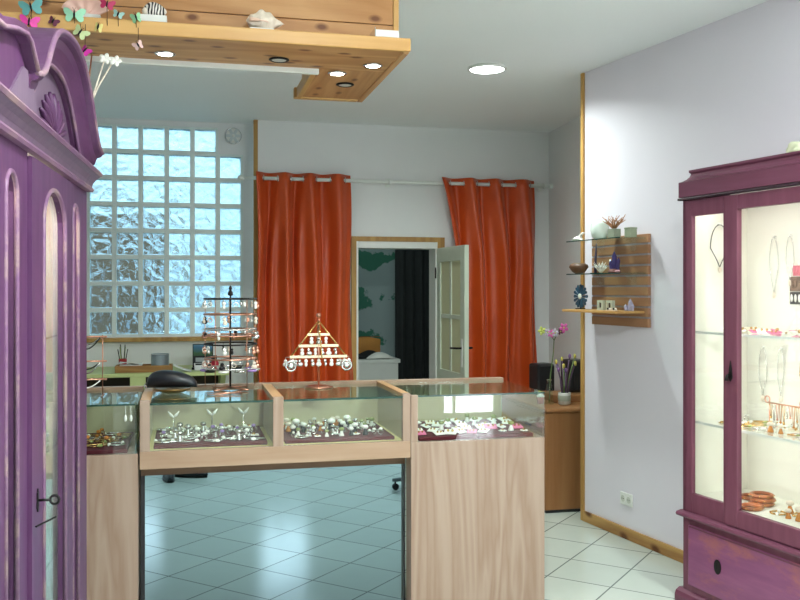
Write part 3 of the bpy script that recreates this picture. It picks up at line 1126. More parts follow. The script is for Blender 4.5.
def wire_rack():
    t = thing('wire_necklace_rack', 'small gold wire rack of bracelets on the case beside the purple armoire', 'jewellery stand', (-0.465, 4.66, 1.0695))
    w = 0.075
    b = B()
    for s in (-1, 1):
        b.tube([(s * w, 0, 0.004), (s * w, 0, 0.30)], 0.003, 6)
        b.tube([(s * w, -0.08, 0.003), (s * w, 0.08, 0.003)], 0.003, 6)
    b.build('upright', m_copper, t, smooth=True)
    for z in (0.08, 0.17, 0.29):
        B().cyl((-w - 0.02, 0, z), 0.0045, 2 * w + 0.04, 8, 'x').build('bar', m_copper, t, smooth=True)
    for q, (z, m) in enumerate(((0.17, m_iron), (0.17, m_silver), (0.29, m_silver), (0.29, m_iron), (0.08, m_pearl))):
        d = 0.035 + 0.02 * (q % 2)
        pts = [(-w + 0.01 + (2 * w - 0.02) * k / 10, -0.004 - 0.003 * q, z - 0.004 - d * math.sin(PI * k / 10)) for k in range(11)]
        B().tube(pts, 0.0035, 6).build('hanging_chain', m, t, smooth=True)
    return t


wire_rack()

# bronze dish with a dark clutch bag lying over it
dish = tag(B().lathe([(0.03, 0.0), (0.055, 0.004), (0.085, 0.016), (0.092, 0.024), (0.088, 0.026), (0.06, 0.012), (0.01, 0.006)], seg=32).build('shallow_dish', plain('bronze', C(150, 116, 70), 0.3, 0.8, 0.2, 40), None, smooth=True), 'shallow bronze dish on the glass top of the left middle case', 'dish')
dish.location = (-0.055, 4.71, GT + 0.0005)


def clutch():
    t = thing('clutch_bag', 'rounded black clutch bag lying on the bronze dish on the counter', 'bag', (-0.058, 4.72, GT + 0.026), -0.12)

    def f(u, v):
        a = PI * u
        s = math.sin(a) ** 0.6
        lean = 1 - 0.45 * u
        th = 2 * PI * v
        return (0.125 * math.cos(PI * (1 - u)) , 0.05 * s * math.cos(th), 0.056 * s * lean * (1 + math.sin(th)) + 0.0005)
    B().grid(f, 24, 20).build('body', plain('black_leather', C(26, 30, 36), 0.3, var=0.1, scale=40, bump=0.1), t, smooth=True)
    B().tube([(0.10 * math.cos(PI * (1 - k / 12)), -0.047 * math.sin(PI * k / 12) ** 0.6, 0.056 * (1 - 0.45 * k / 12) * math.sin(PI * k / 12) ** 0.6 + 0.004) for k in range(13)], 0.002, 6).build('zip', m_chrome, t, smooth=True)
    B().ring((-0.125, 0, 0.012), 0.012, 0.003, 'y', 14, 6).build('strap_ring', m_chrome, t, smooth=True)
    return t


clutch()
t = thing('rod_display', 'two crossed thin metal rods lying on the glass beside the carousel', 'display rods', (0.20, 4.56, GT + 0.001), 0.1)
B().tube([(-0.09, 0, 0.003), (0.09, 0.03, 0.003)], 0.003, 6).build('rod', m_copper, t, smooth=True)
B().tube([(-0.09, 0.03, 0.009), (0.09, 0.0, 0.009)], 0.003, 6).build('rod', m_copper, t, smooth=True)

# ------------------------------------------------------------------ work table under the window, with its things
WT = 0.915
t = thing('work_table', 'pale green work table under the glass block window', 'table', (-0.2, 7.75, 0))
B().box(-0.7, 0.56, -0.25, 0.469, WT - 0.03, WT).build('tabletop', m_green, t, bevel=0.004)
B().box(-0.22, -0.10, -0.249, -0.20, 0, WT - 0.0305).build('front_panel', m_green, t, bevel=0.003)
for x in (-0.68, 0.50):
    B().prism([(0.469, WT - 0.0305), (0.469, WT - 0.35), (0.44, WT - 0.35), (-0.10, WT - 0.06), (-0.10, WT - 0.0305)], x, x + 0.04, 'yz').build('wall_bracket', m_green, t)
B().box(-0.639, 0.499, 0.44, 0.468, 0.42, WT - 0.031).build('back_board', plain('dark_brown_board', C(58, 44, 36), 0.6), t)
TB = WT + 0.0005






tr = thing('wooden_tray', 'low wooden tray on the green table with papers and a metal tin', 'tray', (-0.23, 7.66, TB))
mt = wood('tray_wood', C(176, 132, 76), C(140, 96, 50), 'x', 0.5)
B().box(-0.30, 0.13, -0.08, 0.08, 0, 0.008).build('base', mt, tr)
B().box(-0.30, 0.13, -0.09, -0.08, 0, 0.055).box(-0.30, 0.13, 0.08, 0.09, 0, 0.055).build('long_side', mt, tr, bevel=0.002)
B().box(-0.31, -0.30, -0.09, 0.09, 0, 0.055).box(0.13, 0.14, -0.09, 0.09, 0, 0.055).build('end_side', mt, tr, bevel=0.002)
t = thing('metal_tin', 'round grey metal tin standing in the wooden tray', 'tin', (-0.19, 7.66, TB + 0.0085))
B().lathe([(0.068, 0), (0.072, 0.004), (0.072, 0.132), (0.069, 0.135), (0.066, 0.13)], seg=28).build('body', plain('grey_tin', C(150, 164, 170), 0.3, 0.7), t, smooth=False)
B().ring((0, 0, 0.133), 0.071, 0.003, 'z', 28, 6).build('rim', m_chrome, t, smooth=True)
t = thing('paper_stack', 'curled white papers lying in the left end of the wooden tray', 'papers', (-0.42, 7.66, TB + 0.0085))
B().grid(lambda u, v: (-0.09 + 0.18 * u, -0.06 + 0.12 * v, 0.06 + 0.012 * math.sin(4 * u + 2 * v)), 12, 6).build('top_sheet', m_pearl, t, solid=0.002, smooth=True)
B().box(-0.085, 0.085, -0.06, 0.06, 0, 0.05).build('lower_sheets', m_pearl, t)
t = thing('pen_pot', 'small red pot of dark pens behind the wooden tray', 'pen pot', (-0.50, 7.90, TB))
B().lathe([(0.03, 0), (0.034, 0.09), (0.031, 0.09), (0.028, 0.01)], seg=18).build('pot', plain('red_plastic', C(170, 40, 40), 0.4), t, smooth=True)
for k in range(6):
    a = k * 1.05
    B().tube([(0.012 * math.cos(a), 0.012 * math.sin(a), 0.012), (0.040 * math.cos(a), 0.03 * math.sin(a), 0.17 + 0.02 * (k % 3))], 0.0045, 6).build('pen', [m_iron, m_olive, m_black][k % 3], t, smooth=True)
t = thing('paper_heap', 'loose white papers lying on the green table beside the tray', 'papers', (-0.02, 7.60, TB))
B().grid(lambda u, v: (-0.06 + 0.14 * u, -0.08 + 0.16 * v, 0.05 * (1 - u) ** 1.3 + 0.004), 10, 6).build('sheet', m_pearl, t, solid=0.003, smooth=True)
t = thing('picture_display', 'small landscape picture on a dark stand on the green table', 'picture display', (0.155, 7.74, TB), -0.1)
pic = NT('small_landscape_print')
tcn = pic.n('ShaderNodeTexCoord')
sp = pic.n('ShaderNodeSeparateXYZ', {0: tcn.outputs['Object']})
f = pic.math('ADD', sp.outputs[2], pic.math('MULTIPLY', pic.noise(pic.coords(), 14, 3), 0.06))
pic.bsdf(pic.ramp(pic.math('MULTIPLY', f, 3.2), [(0.35, C(38, 60, 56)), (0.55, C(60, 96, 58)), (0.68, C(62, 110, 140)), (0.85, C(130, 170, 190))]), 0.4)
B().box(-0.085, 0.085, 0.0, 0.008, 0.02, 0.215).build('frame', m_black, t, bevel=0.002)
B().box(-0.078, 0.078, -0.002, -0.0002, 0.115, 0.208).build('picture', pic.m, t)
B().box(-0.06, 0.07, -0.002, -0.0002, 0.065, 0.10).build('caption_strip', plain('grey_paper', C(170, 176, 176), 0.6), t)
B().box(-0.09, 0.09, -0.03, 0.05, 0, 0.02).build('foot', m_black, t, bevel=0.003)
t = thing('desk_calculator', 'pale desk calculator leaning before the landscape picture', 'calculator', (0.13, 7.61, TB), 0.05)
MC_ = Matrix.Rotation(math.radians(35), 4, 'X')
B().box(-0.045, 0.045, 0, 0.09, 0.0, 0.012, MC_).build('body', m_white, t, bevel=0.003)
B().box(-0.035, 0.035, 0.06, 0.08, 0.0121, 0.0135, MC_).build('screen', m_iron, t)
t = thing('red_bottle', 'small red bottle with black cap on the green table', 'bottle', (0.25, 7.62, TB))
B().lathe([(0.03, 0), (0.032, 0.01), (0.032, 0.07), (0.015, 0.088), (0.014, 0.095)], seg=18).build('body', plain('red_glaze', C(176, 36, 56), 0.3), t, smooth=True)
B().cyl((0, 0, 0.0952), 0.017, 0.03, 16).build('cap', m_black, t)


# ------------------------------------------------------------------ round ventilator above the window corner
t = thing('wall_ventilator', 'round white ventilator set in the top corner of the glass block window', 'ventilator', (0.43, 8.2195, 3.01 - 0.075))
t.location.z = 2.965
B().tube([(0, 0, 0), (0, -0.02, 0)], 0.078, 32).build('housing', m_white, t, bevel=0.003)
B().ring((0, -0.02, 0), 0.07, 0.006, 'y', 32, 6).build('rim', m_chrome, t, smooth=True)
b = B()
for k in range(6):
    a = k * PI / 3
    b.box(0.012, 0.064, -0.026, -0.0205, -0.013, 0.013, Matrix.Rotation(a, 4, 'Y'))
b.build('vanes', plain('grey_vane', C(200, 208, 208), 0.3), t, bevel=0.002)
B().ball((0, -0.024, 0), 0.015, 0.006, 0.015).build('hub', m_white, t, smooth=True)

# ------------------------------------------------------------------ purple armoire on the left
def armoire():
    t = thing('armoire', 'tall hand painted purple armoire with arched glass doors at the left edge', 'armoire', (-0.4255, 3.146, 0), math.radians(87.2))
    # local: x along the front (away from the shop window), y into the depth, z up
    X0, X1, D = -1.10, 0.755, 0.43
    B().box(X0, X1, -0.02, D, 0.0, 0.11).build('plinth', m_lilacx, t, bevel=0.004)
    B().box(X1 - 0.022, X1, 0.0, D, 0.1101, 2.0).build('side_panel', m_lilacpaint, t, bevel=0.003)
    B().box(X0, X0 + 0.022, 0.0, D, 0.1101, 2.0).build('side_panel', m_lilacpaint, t, bevel=0.003)
    B().box(X0 + 0.0221, X1 - 0.0221, D - 0.015, D, 0.1101, 2.0).build('back_panel', m_cream, t)
    B().box(X0 + 0.0221, X1 - 0.0221, 0.03, D - 0.0151, 0.1101, 0.13).build('bottom_board', m_cream, t)
    B().box(X1 - 0.028, X1 - 0.0222, 0.03, D - 0.0151, 0.131, 1.97).build('lining', m_cream, t)
    B().box(X0, X1, 0.0, D, 2.0001, 2.03).build('top_board', m_lilacx, t)
    for z in (0.62, 1.02, 1.42):
        B().box(X0 + 0.03, X1 - 0.03, 0.05, D - 0.0155, z, z + 0.008).build('shelf', m_glassg, t)

    def bay(x0, x1, h0, h1, zb, zt, hb, hs, ht, y0, y1, name, mat):
        b = B()
        b.box(x0, h0, y0, y1, zb, zt)
        b.box(h1, x1, y0, y1, zb, zt)
        b.box(h0, h1, y0, y1, zb, hb)
        b.prism(arch(h0, h1, hs, ht) + [(h1, zt), (h0, zt)], y0, y1)
        f = b.build(name, mat, t)
        # raised bead round the glass
        path = [(h0, y0 - 0.001, hb)] + [(x, y0 - 0.001, z) for x, z in arch(h0, h1, hs, ht)] + [(h1, y0 - 0.001, hb)]
        B().tube(path, 0.007, 8).build('glass_bead', m_edgepaint, f, smooth=True)
        B().prism([(h0, hb)] + arch(h0, h1, hs, ht) + [(h1, hb)], y1 - 0.008, y1 - 0.004).build('pane', m_glass, f)
        return f
    bay(0.350, X1 - 0.0221, 0.405, 0.535, 0.1101, 1.9999, 0.36, 1.85, 1.915, 0.0, 0.022, 'side_front', m_lilacpaint)
    bay(X0 + 0.0221, -0.350, -0.615, -0.485, 0.1101, 1.9999, 0.36, 1.85, 1.915, 0.0, 0.022, 'side_front', m_lilacpaint)
    d = bay(-0.345, 0.345, -0.185, 0.185, 0.125, 1.985, 0.36, 1.80, 1.92, -0.012, 0.012, 'door', m_lilacpaint)
    # key plate and key
    k = B().prism([(-0.275, 0.93), (-0.262, 0.945), (-0.275, 1.0), (-0.288, 0.945)], -0.016, -0.0121).box(-0.284, -0.266, -0.016, -0.0121, 0.94, 0.99).build('key_plate', m_iron, d)
    B().tube([(-0.275, -0.016, 0.965), (-0.275, -0.05, 0.965)], 0.004, 8).ring((-0.275, -0.062, 0.965), 0.013, 0.004, 'x', 14, 6).build('key', m_iron, d, smooth=True)
    B().tube([(-0.33, -0.02, 0.90), (-0.22, -0.055, 0.90)], 0.003, 6).build('latch_wire', m_iron, d)

    # cornice: bead, pale cove, bead
    xa, xb = X0 - 0.01, X1 + 0.012
    B().prism([(0.0, 1.995), (-0.022, 1.995), (-0.028, 2.004), (-0.022, 2.014), (0.0, 2.014)], xa, xb, 'yz').build('lower_moulding', m_edgepaint, t, smooth=False)
    B().prism([(0.0, 2.0141), (-0.018, 2.0141), (-0.024, 2.03), (-0.036, 2.046), (-0.052, 2.058), (0.0, 2.058)], xa, xb, 'yz').build('cove', m_greylilac, t)
    B().prism([(0.0, 2.0581), (-0.056, 2.0581), (-0.063, 2.067), (-0.056, 2.078), (0.0, 2.078)], xa, xb, 'yz').build('upper_moulding', m_edgepaint, t)

    # arched crest
    key = [(-0.605, 2.178), (-0.555, 2.186), (-0.50, 2.215), (-0.44, 2.275), (-0.37, 2.335), (-0.28, 2.378), (-0.15, 2.404), (0, 2.412), (0.13, 2.396), (0.24, 2.356), (0.33, 2.300), (0.41, 2.232), (0.48, 2.180), (0.545, 2.152), (0.605, 2.142)]

    def path(u):
        q = u * (len(key) - 1)
        i = min(len(key) - 2, int(q))
        f = q - i
        p = [Vector((key[max(0, min(len(key) - 1, i + k))][0], key[max(0, min(len(key) - 1, i + k))][1])) for k in (-1, 0, 1, 2)]
        P = 0.5 * ((2 * p[1]) + (-p[0] + p[2]) * f + (2 * p[0] - 5 * p[1] + 4 * p[2] - p[3]) * f * f + (-p[0] + 3 * p[1] - 3 * p[2] + p[3]) * f ** 3)
        return P

    def normal(u):
        a, c = path(max(0, u - 0.01)), path(min(1, u + 0.01))
        tng = (c - a).normalized()
        return Vector((-tng.y, tng.x))
    prof = [(0.0, 0.09), (0.0, -0.075), (0.012, -0.085), (0.024, -0.078), (0.030, -0.062), (0.055, -0.054), (0.085, -0.036), (0.100, -0.030), (0.108, -0.012), (0.108, 0.02)]

    def f(u, v):
        i = min(len(prof) - 1, round(v * (len(prof) - 1)))
        d_, y_ = prof[i]
        P, N = path(u), normal(u)
        z = P.y - N.y * d_
        return (P.x - N.x * d_, y_, max(2.0785, z))
    b = B().grid(f, 60, len(prof) - 1)
    for u in (0.0, 1.0):
        b.quadface([b.bm.verts.new(f(u, i / (len(prof) - 1))) for i in range(len(prof))])
    cr = b.build('arched_crest', m_lilacx, t)
    for d_, y_, r in ((0.008, -0.080, 0.009), (0.104, -0.026, 0.007)):
        B().tube([(path(u).x - normal(u).x * d_, y_, max(2.085, path(u).y - normal(u).y * d_)) for u in [k / 60 for k in range(61)]], r, 8).build('crest_bead', m_edgepaint, cr, smooth=True)
    up = [(path(k / 40).x, path(k / 40).y - 0.02) for k in range(41)]
    B().prism([(-0.62, 2.0785)] + [(x, max(2.08, z)) for x, z in up] + [(0.62, 2.0785)], 0.0, 0.022).build('tympanum', m_greylilac, t)
    B().prism([(-0.80, 2.0786), (-0.66, 2.172), (-0.55, 2.174), (-0.50, 2.0786)], -0.056, -0.0001).build('tympanum_wing', m_greylilac, t)
    # carved shell on the tympanum
    sh = B().ball((0.02, -0.004, 2.095), 0.035, 0.018, 0.022, 14).build('carved_shell', m_lilacpaint, t, smooth=True)
    for k in range(11):
        a = PI * (0.06 + 0.88 * k / 10)
        c, s = math.cos(a), math.sin(a)
        L = 0.10
        B().ball((0.02 + c * 0.15, -0.006, 2.094 + s * 0.085), 0.105 * (1 - 0.35 * abs(s)), 0.014, 0.012, 10, Matrix.Rotation(-math.atan2(s * 0.085, c * 0.15), 4, 'Y')).build('shell_rib', m_lilacpaint, sh, smooth=True)
    # raised swell over the near bay
    sw = [(-1.115, 2.175), (-0.96, 2.185), (-0.84, 2.215), (-0.73, 2.232), (-0.68, 2.224), (-0.64, 2.198), (-0.595, 2.166)]
    blk_ = B().prism([(-1.11, 2.0785)] + sw + [(-0.595, 2.0785)], -0.050, 0.20).build('near_crest', m_lilacpaint, t)
    B().prism(sw + [(x, z + 0.030) for x, z in reversed(sw)], -0.078, 0.21).build('crest_moulding', m_lilacx, blk_, bevel=0.004)
    B().tube([(x, -0.080, z + 0.006) for x, z in sw], 0.006, 8).build('crest_bead', m_edgepaint, blk_, smooth=True)
    # glowing strip added to brighten the inside, behind the head of the door
    B().box(-0.9, 0.65, 0.06, 0.09, 1.978, 1.995).build('lamp_strip', emit('armoire_added_glow', (1.0, 0.86, 0.66, 1), 3.0), t)
    return t


arm = armoire()
MA = Matrix.Translation((-0.4255, 3.146, 0)) @ Matrix.Rotation(math.radians(87.2), 4, 'Z')
al = lamp('armoire_added_light', 'AREA', (-0.1, 0.16, 1.972), 6.0, (1.0, 0.94, 0.84), shape='RECTANGLE', size=1.4, size_y=0.05)  # added with the strip to brighten the armoire's inside
al.parent = arm


def earring_rack_maker():
    t = thing('earring_display', '', 'earring display')
    B().box(-0.05, 0.05, -0.003, 0.003, 0.0, 0.16).build('panel', m_cream, t)
    B().box(-0.05, 0.05, -0.02, 0.03, 0.0, 0.004).build('foot', m_cream, t)
    for i in range(3):
        for j in range(4):
            b = B()
            b.ball((-0.033 + 0.033 * i, -0.006, 0.03 + 0.035 * j), 0.008, 0.003, 0.011, 8)
            b.build('earring', [m_silver, m_turq, m_iron, m_amber][(i + j) % 4], t, smooth=True)
    return t


ek = Kit(earring_rack_maker)
for q, (x, z, lev) in enumerate(((0.05, 0.6281, 'lower'), (0.10, 1.0281, 'middle'), (0.02, 1.4281, 'upper'), (-0.50, 1.0281, 'middle'))):
    ek.put(MA @ Vector((x, 0.24, z)), math.radians(87.2 - 90 + 70), f'pale earring display on the {lev} glass shelf of the armoire, {"behind the middle door" if q < 3 else "near bay"}', 'earring displays in the armoire')
fill(-0.15, 0.2, 0.10, 0.32, 1.028, 2, 4, ['silver ring with a turquoise stone', 'silver bangle', 'amber cocktail ring with pale top'], 'middle armoire shelf', 'jewellery on the middle armoire shelf', 31, MA)
fill(-0.15, 0.2, 0.10, 0.32, 0.628, 2, 4, ['silver ring with a white stone', 'silver bangle', 'white earring card'], 'lower armoire shelf', 'jewellery on the lower armoire shelf', 32, MA)

# vase of twigs standing on top of the armoire, behind the crest
vp = MA @ Vector((0.62, 0.10, 2.031))
t = thing('twig_vase', 'slim vase of bare twigs with white blossom on top of the purple armoire', 'vase of twigs', vp)
B().lathe([(0.035, 0), (0.045, 0.05), (0.03, 0.12), (0.02, 0.15), (0.026, 0.165), (0.02, 0.155), (0.012, 0.02)], seg=18).build('vase', m_shell, t, smooth=True)
for pts, m in (([(0, 0, 0.02), (0.005, 0, 0.16), (0.10, 0, 0.25), (0.145, 0, 0.34), (0.185, 0, 0.475)], m_shell),
               ([(0, 0, 0.02), (0.01, 0.008, 0.16), (0.105, 0.01, 0.24), (0.165, 0.01, 0.38), (0.215, 0.01, 0.47)], m_shell),
               ([(0, 0, 0.02), (0.008, -0.008, 0.16), (0.085, -0.01, 0.24), (0.125, -0.01, 0.36), (0.14, -0.01, 0.50)], m_copper)):
    B().tube(pts, [0.005, 0.005, 0.005, 0.004, 0.003], 6).build('twig', m, t, smooth=True)
for (x, z) in ((0.19, 0.485), (0.228, 0.478)):
    b = B()
    for k in range(5):
        a = 2 * PI * k / 5
        b.ball((x + 0.013 * math.cos(a), 0.0, z + 0.010 * math.sin(a)), 0.014, 0.006, 0.009, 8, Matrix.Rotation(-a, 4, 'Y'))
    b.build('blossom', m_pearl, t, smooth=True)

# ------------------------------------------------------------------ plum display cabinet on the right wall
CT = 1.557
YN = 0.20
MCAB = MR @ Matrix.Translation((CT, -0.43, 0))
RZR = math.atan2(RD.y, RD.x)


def cabinet():
    o = MCAB @ Vector((0, 0, 0))
    t = thing('display_cabinet', 'plum painted display cabinet full of jewellery against the right wall', 'cabinet', o, RZR)
    W, D = 1.28, 0.41
    B().prism([(-0.03, 0), (-0.03, 0.035), (-0.022, 0.055), (0.0, 0.068), (D, 0.068), (D, 0)], -0.03, W + 0.03, 'yz').build('plinth', m_plumx, t, bevel=0.003)
    B().box(0, W, 0.0, D, 0.0681, 0.440).build('base_carcass', m_plum, t, bevel=0.003)
    dw = B().box(0.05, W - 0.05, -0.012, -0.0001, 0.10, 0.405).build('drawer', m_drawer, t, bevel=0.006)
    B().box(0.062, W - 0.062, -0.0155, -0.0121, 0.395, 0.402).build('drawer_bead', m_plumx, dw)
    B().lathe([(0.022, 0), (0.024, 0.004), (0.010, 0.006)], seg=20).build('escutcheon', m_iron, dw)
    e = dw.children[-1]
    e.location = (0.268, -0.0125, 0.252)
    e.rotation_euler = (PI / 2, 0, 0)
    e.scale = (1, 1.5, 1)
    B().prism([(-0.028, 0.4405), (-0.032, 0.450), (-0.026, 0.460), (0.0, 0.466), (D, 0.466), (D, 0.4405)], -0.02, W + 0.02, 'yz').build('ledge_moulding', m_plumx, t, bevel=0.002)
    # upper carcass
    for x0, x1 in ((0, 0.02), (W - 0.02, W)):
        B().box(x0, x1, 0.0, D, 0.4665, 2.045).build('side_panel', m_plum, t)
    B().box(0.0201, W - 0.0201, D - 0.015, D, 0.4665, 2.045).build('back_panel', m_cream, t)
    B().box(0.0201, 0.026, 0.03, D - 0.0151, 0.546, 2.02).box(W - 0.026, W - 0.0201, 0.03, D - 0.0151, 0.546, 2.02).build('lining', m_cream, t)
    B().box(0.0201, W - 0.0201, 0.026, D - 0.0151, 0.4665, 0.545).build('bottom_board', m_cream, t)
    B().box(0.0, W, 0.0, D, 2.0451, 2.06).build('top_board', m_plumx, t)
    # fixed front frame with the narrow side lights
    b = B()
    b.box(0, 0.066, 0.0, 0.024, 0.4665, 2.045)
    b.box(0.290, 0.3145, 0.0, 0.024, 0.4665, 2.045)
    b.box(W - 0.066, W, 0.0, 0.024, 0.4665, 2.045)
    b.box(W - 0.3145, W - 0.290, 0.0, 0.024, 0.4665, 2.045)
    for x0, x1 in ((0.066, 0.290), (W - 0.290, W - 0.066)):
        b.box(x0, x1, 0.0, 0.024, 0.4665, 0.565)
        b.box(x0, x1, 0.0, 0.024, 1.962, 2.045)
    fr = b.build('front_frame', m_plum, t, bevel=0.003)
    for x0, x1 in ((0.066, 0.290), (W - 0.290, W - 0.066)):
        B().box(x0, x1, 0.012, 0.016, 0.565, 1.962).build('side_pane', m_glass, t)
    b = B()
    x0, x1 = 0.3155, W - 0.3155
    b.box(x0, x0 + 0.075, -0.008, 0.022, 0.470, 2.042)
    b.box(x1 - 0.075, x1, -0.008, 0.022, 0.470, 2.042)
    b.box(x0 + 0.075, x1 - 0.075, -0.008, 0.022, 0.470, 0.552)
    b.box(x0 + 0.075, x1 - 0.075, -0.008, 0.022, 1.972, 2.042)
    d = b.build('door', m_plum, t, bevel=0.003)
    B().box(x0 + 0.075, x1 - 0.075, 0.008, 0.012, 0.552, 1.972).build('pane', m_glass, d)
    k = B().prism([(x0 + 0.035, 1.155), (x0 + 0.048, 1.175), (x0 + 0.044, 1.215), (x0 + 0.035, 1.255), (x0 + 0.026, 1.215), (x0 + 0.022, 1.175)], -0.013, -0.0081).build('key_plate', m_iron, d, bevel=0.001)
    B().tube([(x0 + 0.035, -0.013, 1.19), (x0 + 0.035, -0.032, 1.185), (x0 + 0.035, -0.036, 1.16)], [0.006, 0.006, 0.009], 8).build('pull', m_iron, d, smooth=True)
    # cornice
    B().prism([(0.0, 2.0455), (-0.019, 2.0455), (-0.022, 2.051), (-0.019, 2.057), (0.0, 2.057)], -0.018, W + 0.018, 'yz').build('cornice_bead', plain('dark_plum_bead', C(46, 22, 36), 0.6), t)  # bead in a darker plum than the other mouldings
    B().box(-0.014, W + 0.014, -0.018, D, 2.0601, 2.138).build('fascia', m_plumx, t, bevel=0.002)
    cr = [(0.0, 2.1385), (0.012, 2.142), (0.028, 2.152), (0.040, 2.166), (0.044, 2.180), (0.036, 2.188), (0.036, 2.199)]
    poly = [(-0.014 + a, z) for a, z in cr] + [(W + 0.014 - a, z) for a, z in reversed(cr)]
    b = B()
    rings = [[(-0.014 + a, -0.018 + a, z), (W + 0.014 - a, -0.018 + a, z), (W + 0.014 - a, D, z), (-0.014 + a, D, z)] for a, z in cr]
    vs = [[b.bm.verts.new(p) for p in r] for r in rings]
    for a, c in zip(vs, vs[1:]):
        for q in range(4):
            b.bm.faces.new([a[q], a[(q + 1) % 4], c[(q + 1) % 4], c[q]])
    b.bm.faces.new(list(reversed(vs[0])))
    b.bm.faces.new(vs[-1])
    b.build('crown_moulding', m_plumx, t)
    # glass shelves on white front edges
    for z in (0.915, 1.372):
        s = B().box(0.027, W - 0.027, 0.05, D - 0.0155, z, z + 0.008).build('shelf', m_glass, t)
        B().box(0.027, W - 0.027, 0.044, 0.0499, z - 0.003, z + 0.009).build('shelf_edge', m_white, s)
    # lamp strip behind the head rail
    B().box(0.05, W - 0.05, 0.04, 0.07, 2.020, 2.040).build('lamp_strip', emit('cabinet_strip_glow', (1.0, 0.95, 0.82, 1), 3.0), t)
    for x in (0.3395, W - 0.3395):  # side strips and lights added to even out the brightness inside
        B().box(x - 0.008, x + 0.008, 0.0245, 0.034, 0.58, 1.95).build('lamp_strip', emit('cabinet_strip_glow', (1.0, 0.95, 0.82, 1), 3.0), t)
        v = lamp('cabinet_added_side_light', 'AREA', (x, 0.038, 1.15), CAB_W * 0.75, (1.0, 0.97, 0.92), rot=(PI / 2, 0, 0), shape='RECTANGLE', size=0.014, size_y=1.1)
        v.parent = t
    l = lamp('cabinet_light', 'AREA', (W / 2, 0.11, 2.03), CAB_W, (1.0, 0.97, 0.92), rot=(math.radians(12), 0, 0), shape='RECTANGLE', size=1.15, size_y=0.06)
    l.parent = t
    return t


cab = cabinet()
WHT = ['white earring card', 'cream earring card', 'white flower brooch', 'silver ring with a white stone', 'gold bangle']
fill(0.11, 0.80, 0.11, 0.34, 1.380, 2, 9, ['pink earring card', 'white earring card', 'white flower brooch', 'cream earring card'], 'upper shelf of plum cabinet', 'cards on the upper cabinet shelf', 41, MCAB, scale=(1.0, 1.7))
fill(0.11, 0.86, 0.11, 0.34, 0.923, 3, 10, ['white flower brooch', 'cream earring card', 'gold bangle', 'silver chain necklace', 'gold chain necklace', 'silver ring with a white stone', 'amber cocktail ring with pale top'], 'lower shelf of plum cabinet', 'jewellery on the lower cabinet shelf', 42, MCAB, scale=(1.0, 1.7))
fill(0.47, 0.92, 0.10, 0.34, 0.545, 3, 7, ['cream earring card', 'gold bangle', 'white flower brooch', 'gold chain necklace', 'amber cocktail ring with pale top'], 'floor of plum cabinet', 'jewellery on the cabinet floor', 43, MCAB, scale=(1.2, 1.8))


def cab_at(x, y, z):
    return MCAB @ Vector((x, y, z))


m_wb = wood('carved_bangle_wood', C(176, 104, 62), C(120, 62, 36), 'z', 0.35)


def wood_bangle():
    t = thing('wooden_bangle', '', 'bangle')
    B().ring((0, 0, 0.010), 0.048, 0.0095, 'z', 30, 8).build('hoop', m_wb, t, smooth=True)
    b = B()
    for k in range(10):
        a = 2 * PI * k / 10
        b.ball((0.0575 * math.cos(a), 0.0575 * math.sin(a), 0.010), 0.004, seg=6)
    b.build('inlay', m_gold, t, smooth=True)
    return t


wk = Kit(wood_bangle)
for q, (x, y, z, what) in enumerate(((0.33, 0.20, 0.5456, 'lowest of the left pile'), (0.335, 0.205, 0.5654, 'second in the left pile'), (0.33, 0.20, 0.5852, 'topmost of the left pile'),
                                     (0.37, 0.095, 0.5456, 'lying alone nearest the glass door'), (0.21, 0.25, 0.5456, 'lying behind the narrow side glass'))):
    wk.put(cab_at(x, y, z), q * 0.4, f'carved brown wooden bangle on the plum cabinet floor, {what}', 'wooden bangles on the cabinet floor')


def scroll_rack():
    t = thing('scroll_rack', 'wire rack with curled ends hung with chains on the lower cabinet shelf', 'jewellery stand', cab_at(0.455, 0.22, 0.9235), RZR)
    b = B()
    for s in (-1, 1):
        b.tube([(s * 0.095, -0.05, 0.003), (s * 0.095, 0.05, 0.003)], 0.003, 6)
        b.tube([(s * 0.095, 0, 0.003), (s * 0.095, 0, 0.125)], 0.003, 6)
        b.ring((s * 0.108, 0, 0.138), 0.016, 0.0032, 'y', 16, 6)
    b.build('upright', m_copper, t, smooth=True)
    B().cyl((-0.095, 0, 0.122), 0.004, 0.19, 8, 'x').build('bar', m_copper, t, smooth=True)
    rnd = random.Random(3)
    for k in range(9):
        x = -0.08 + 0.02 * k
        L = rnd.uniform(0.05, 0.10)
        B().tube([(x - 0.007, -0.0045, 0.122), (x - 0.003, -0.005, 0.122 - L), (x + 0.003, -0.005, 0.122 - L), (x + 0.007, -0.0045, 0.122)], 0.0018, 5).ball((x, -0.005, 0.117 - L), 0.006, seg=8).build('hanging_chain', [m_gold, m_silver, m_copper, m_amber][k % 4], t, smooth=True)
    return t


scroll_rack()


def back_necklace(x, z, w, h, label, m=None, y=0.388, turn=0.0):
    t = thing('pendant_necklace', label, 'necklace', cab_at(x, y, z), RZR + turn, 'necklaces on the back of the plum cabinet')
    B().cyl((0, -0.012, 0), 0.004, 0.0185, 8, 'y').build('hook', m_white, t)
    for s in (-1, 1):
        B().tube([(s * w * math.sin(PI * 0.5 * k / 8), -0.008, -0.004 - h * (1 - math.cos(PI * 0.5 * k / 8)) * 0.55) for k in range(9)] + [(s * w * (1 - k / 6) ** 1.2, -0.008, -0.004 - h * 0.55 - h * 0.45 * k / 6) for k in range(1, 7)], 0.0022, 5).build('chain', m or m_silver, t, smooth=True)
    B().ball((0, -0.009, -h - 0.016), 0.012, 0.006, 0.016, 10).build('pendant', m_shell, t, smooth=True)
    return t


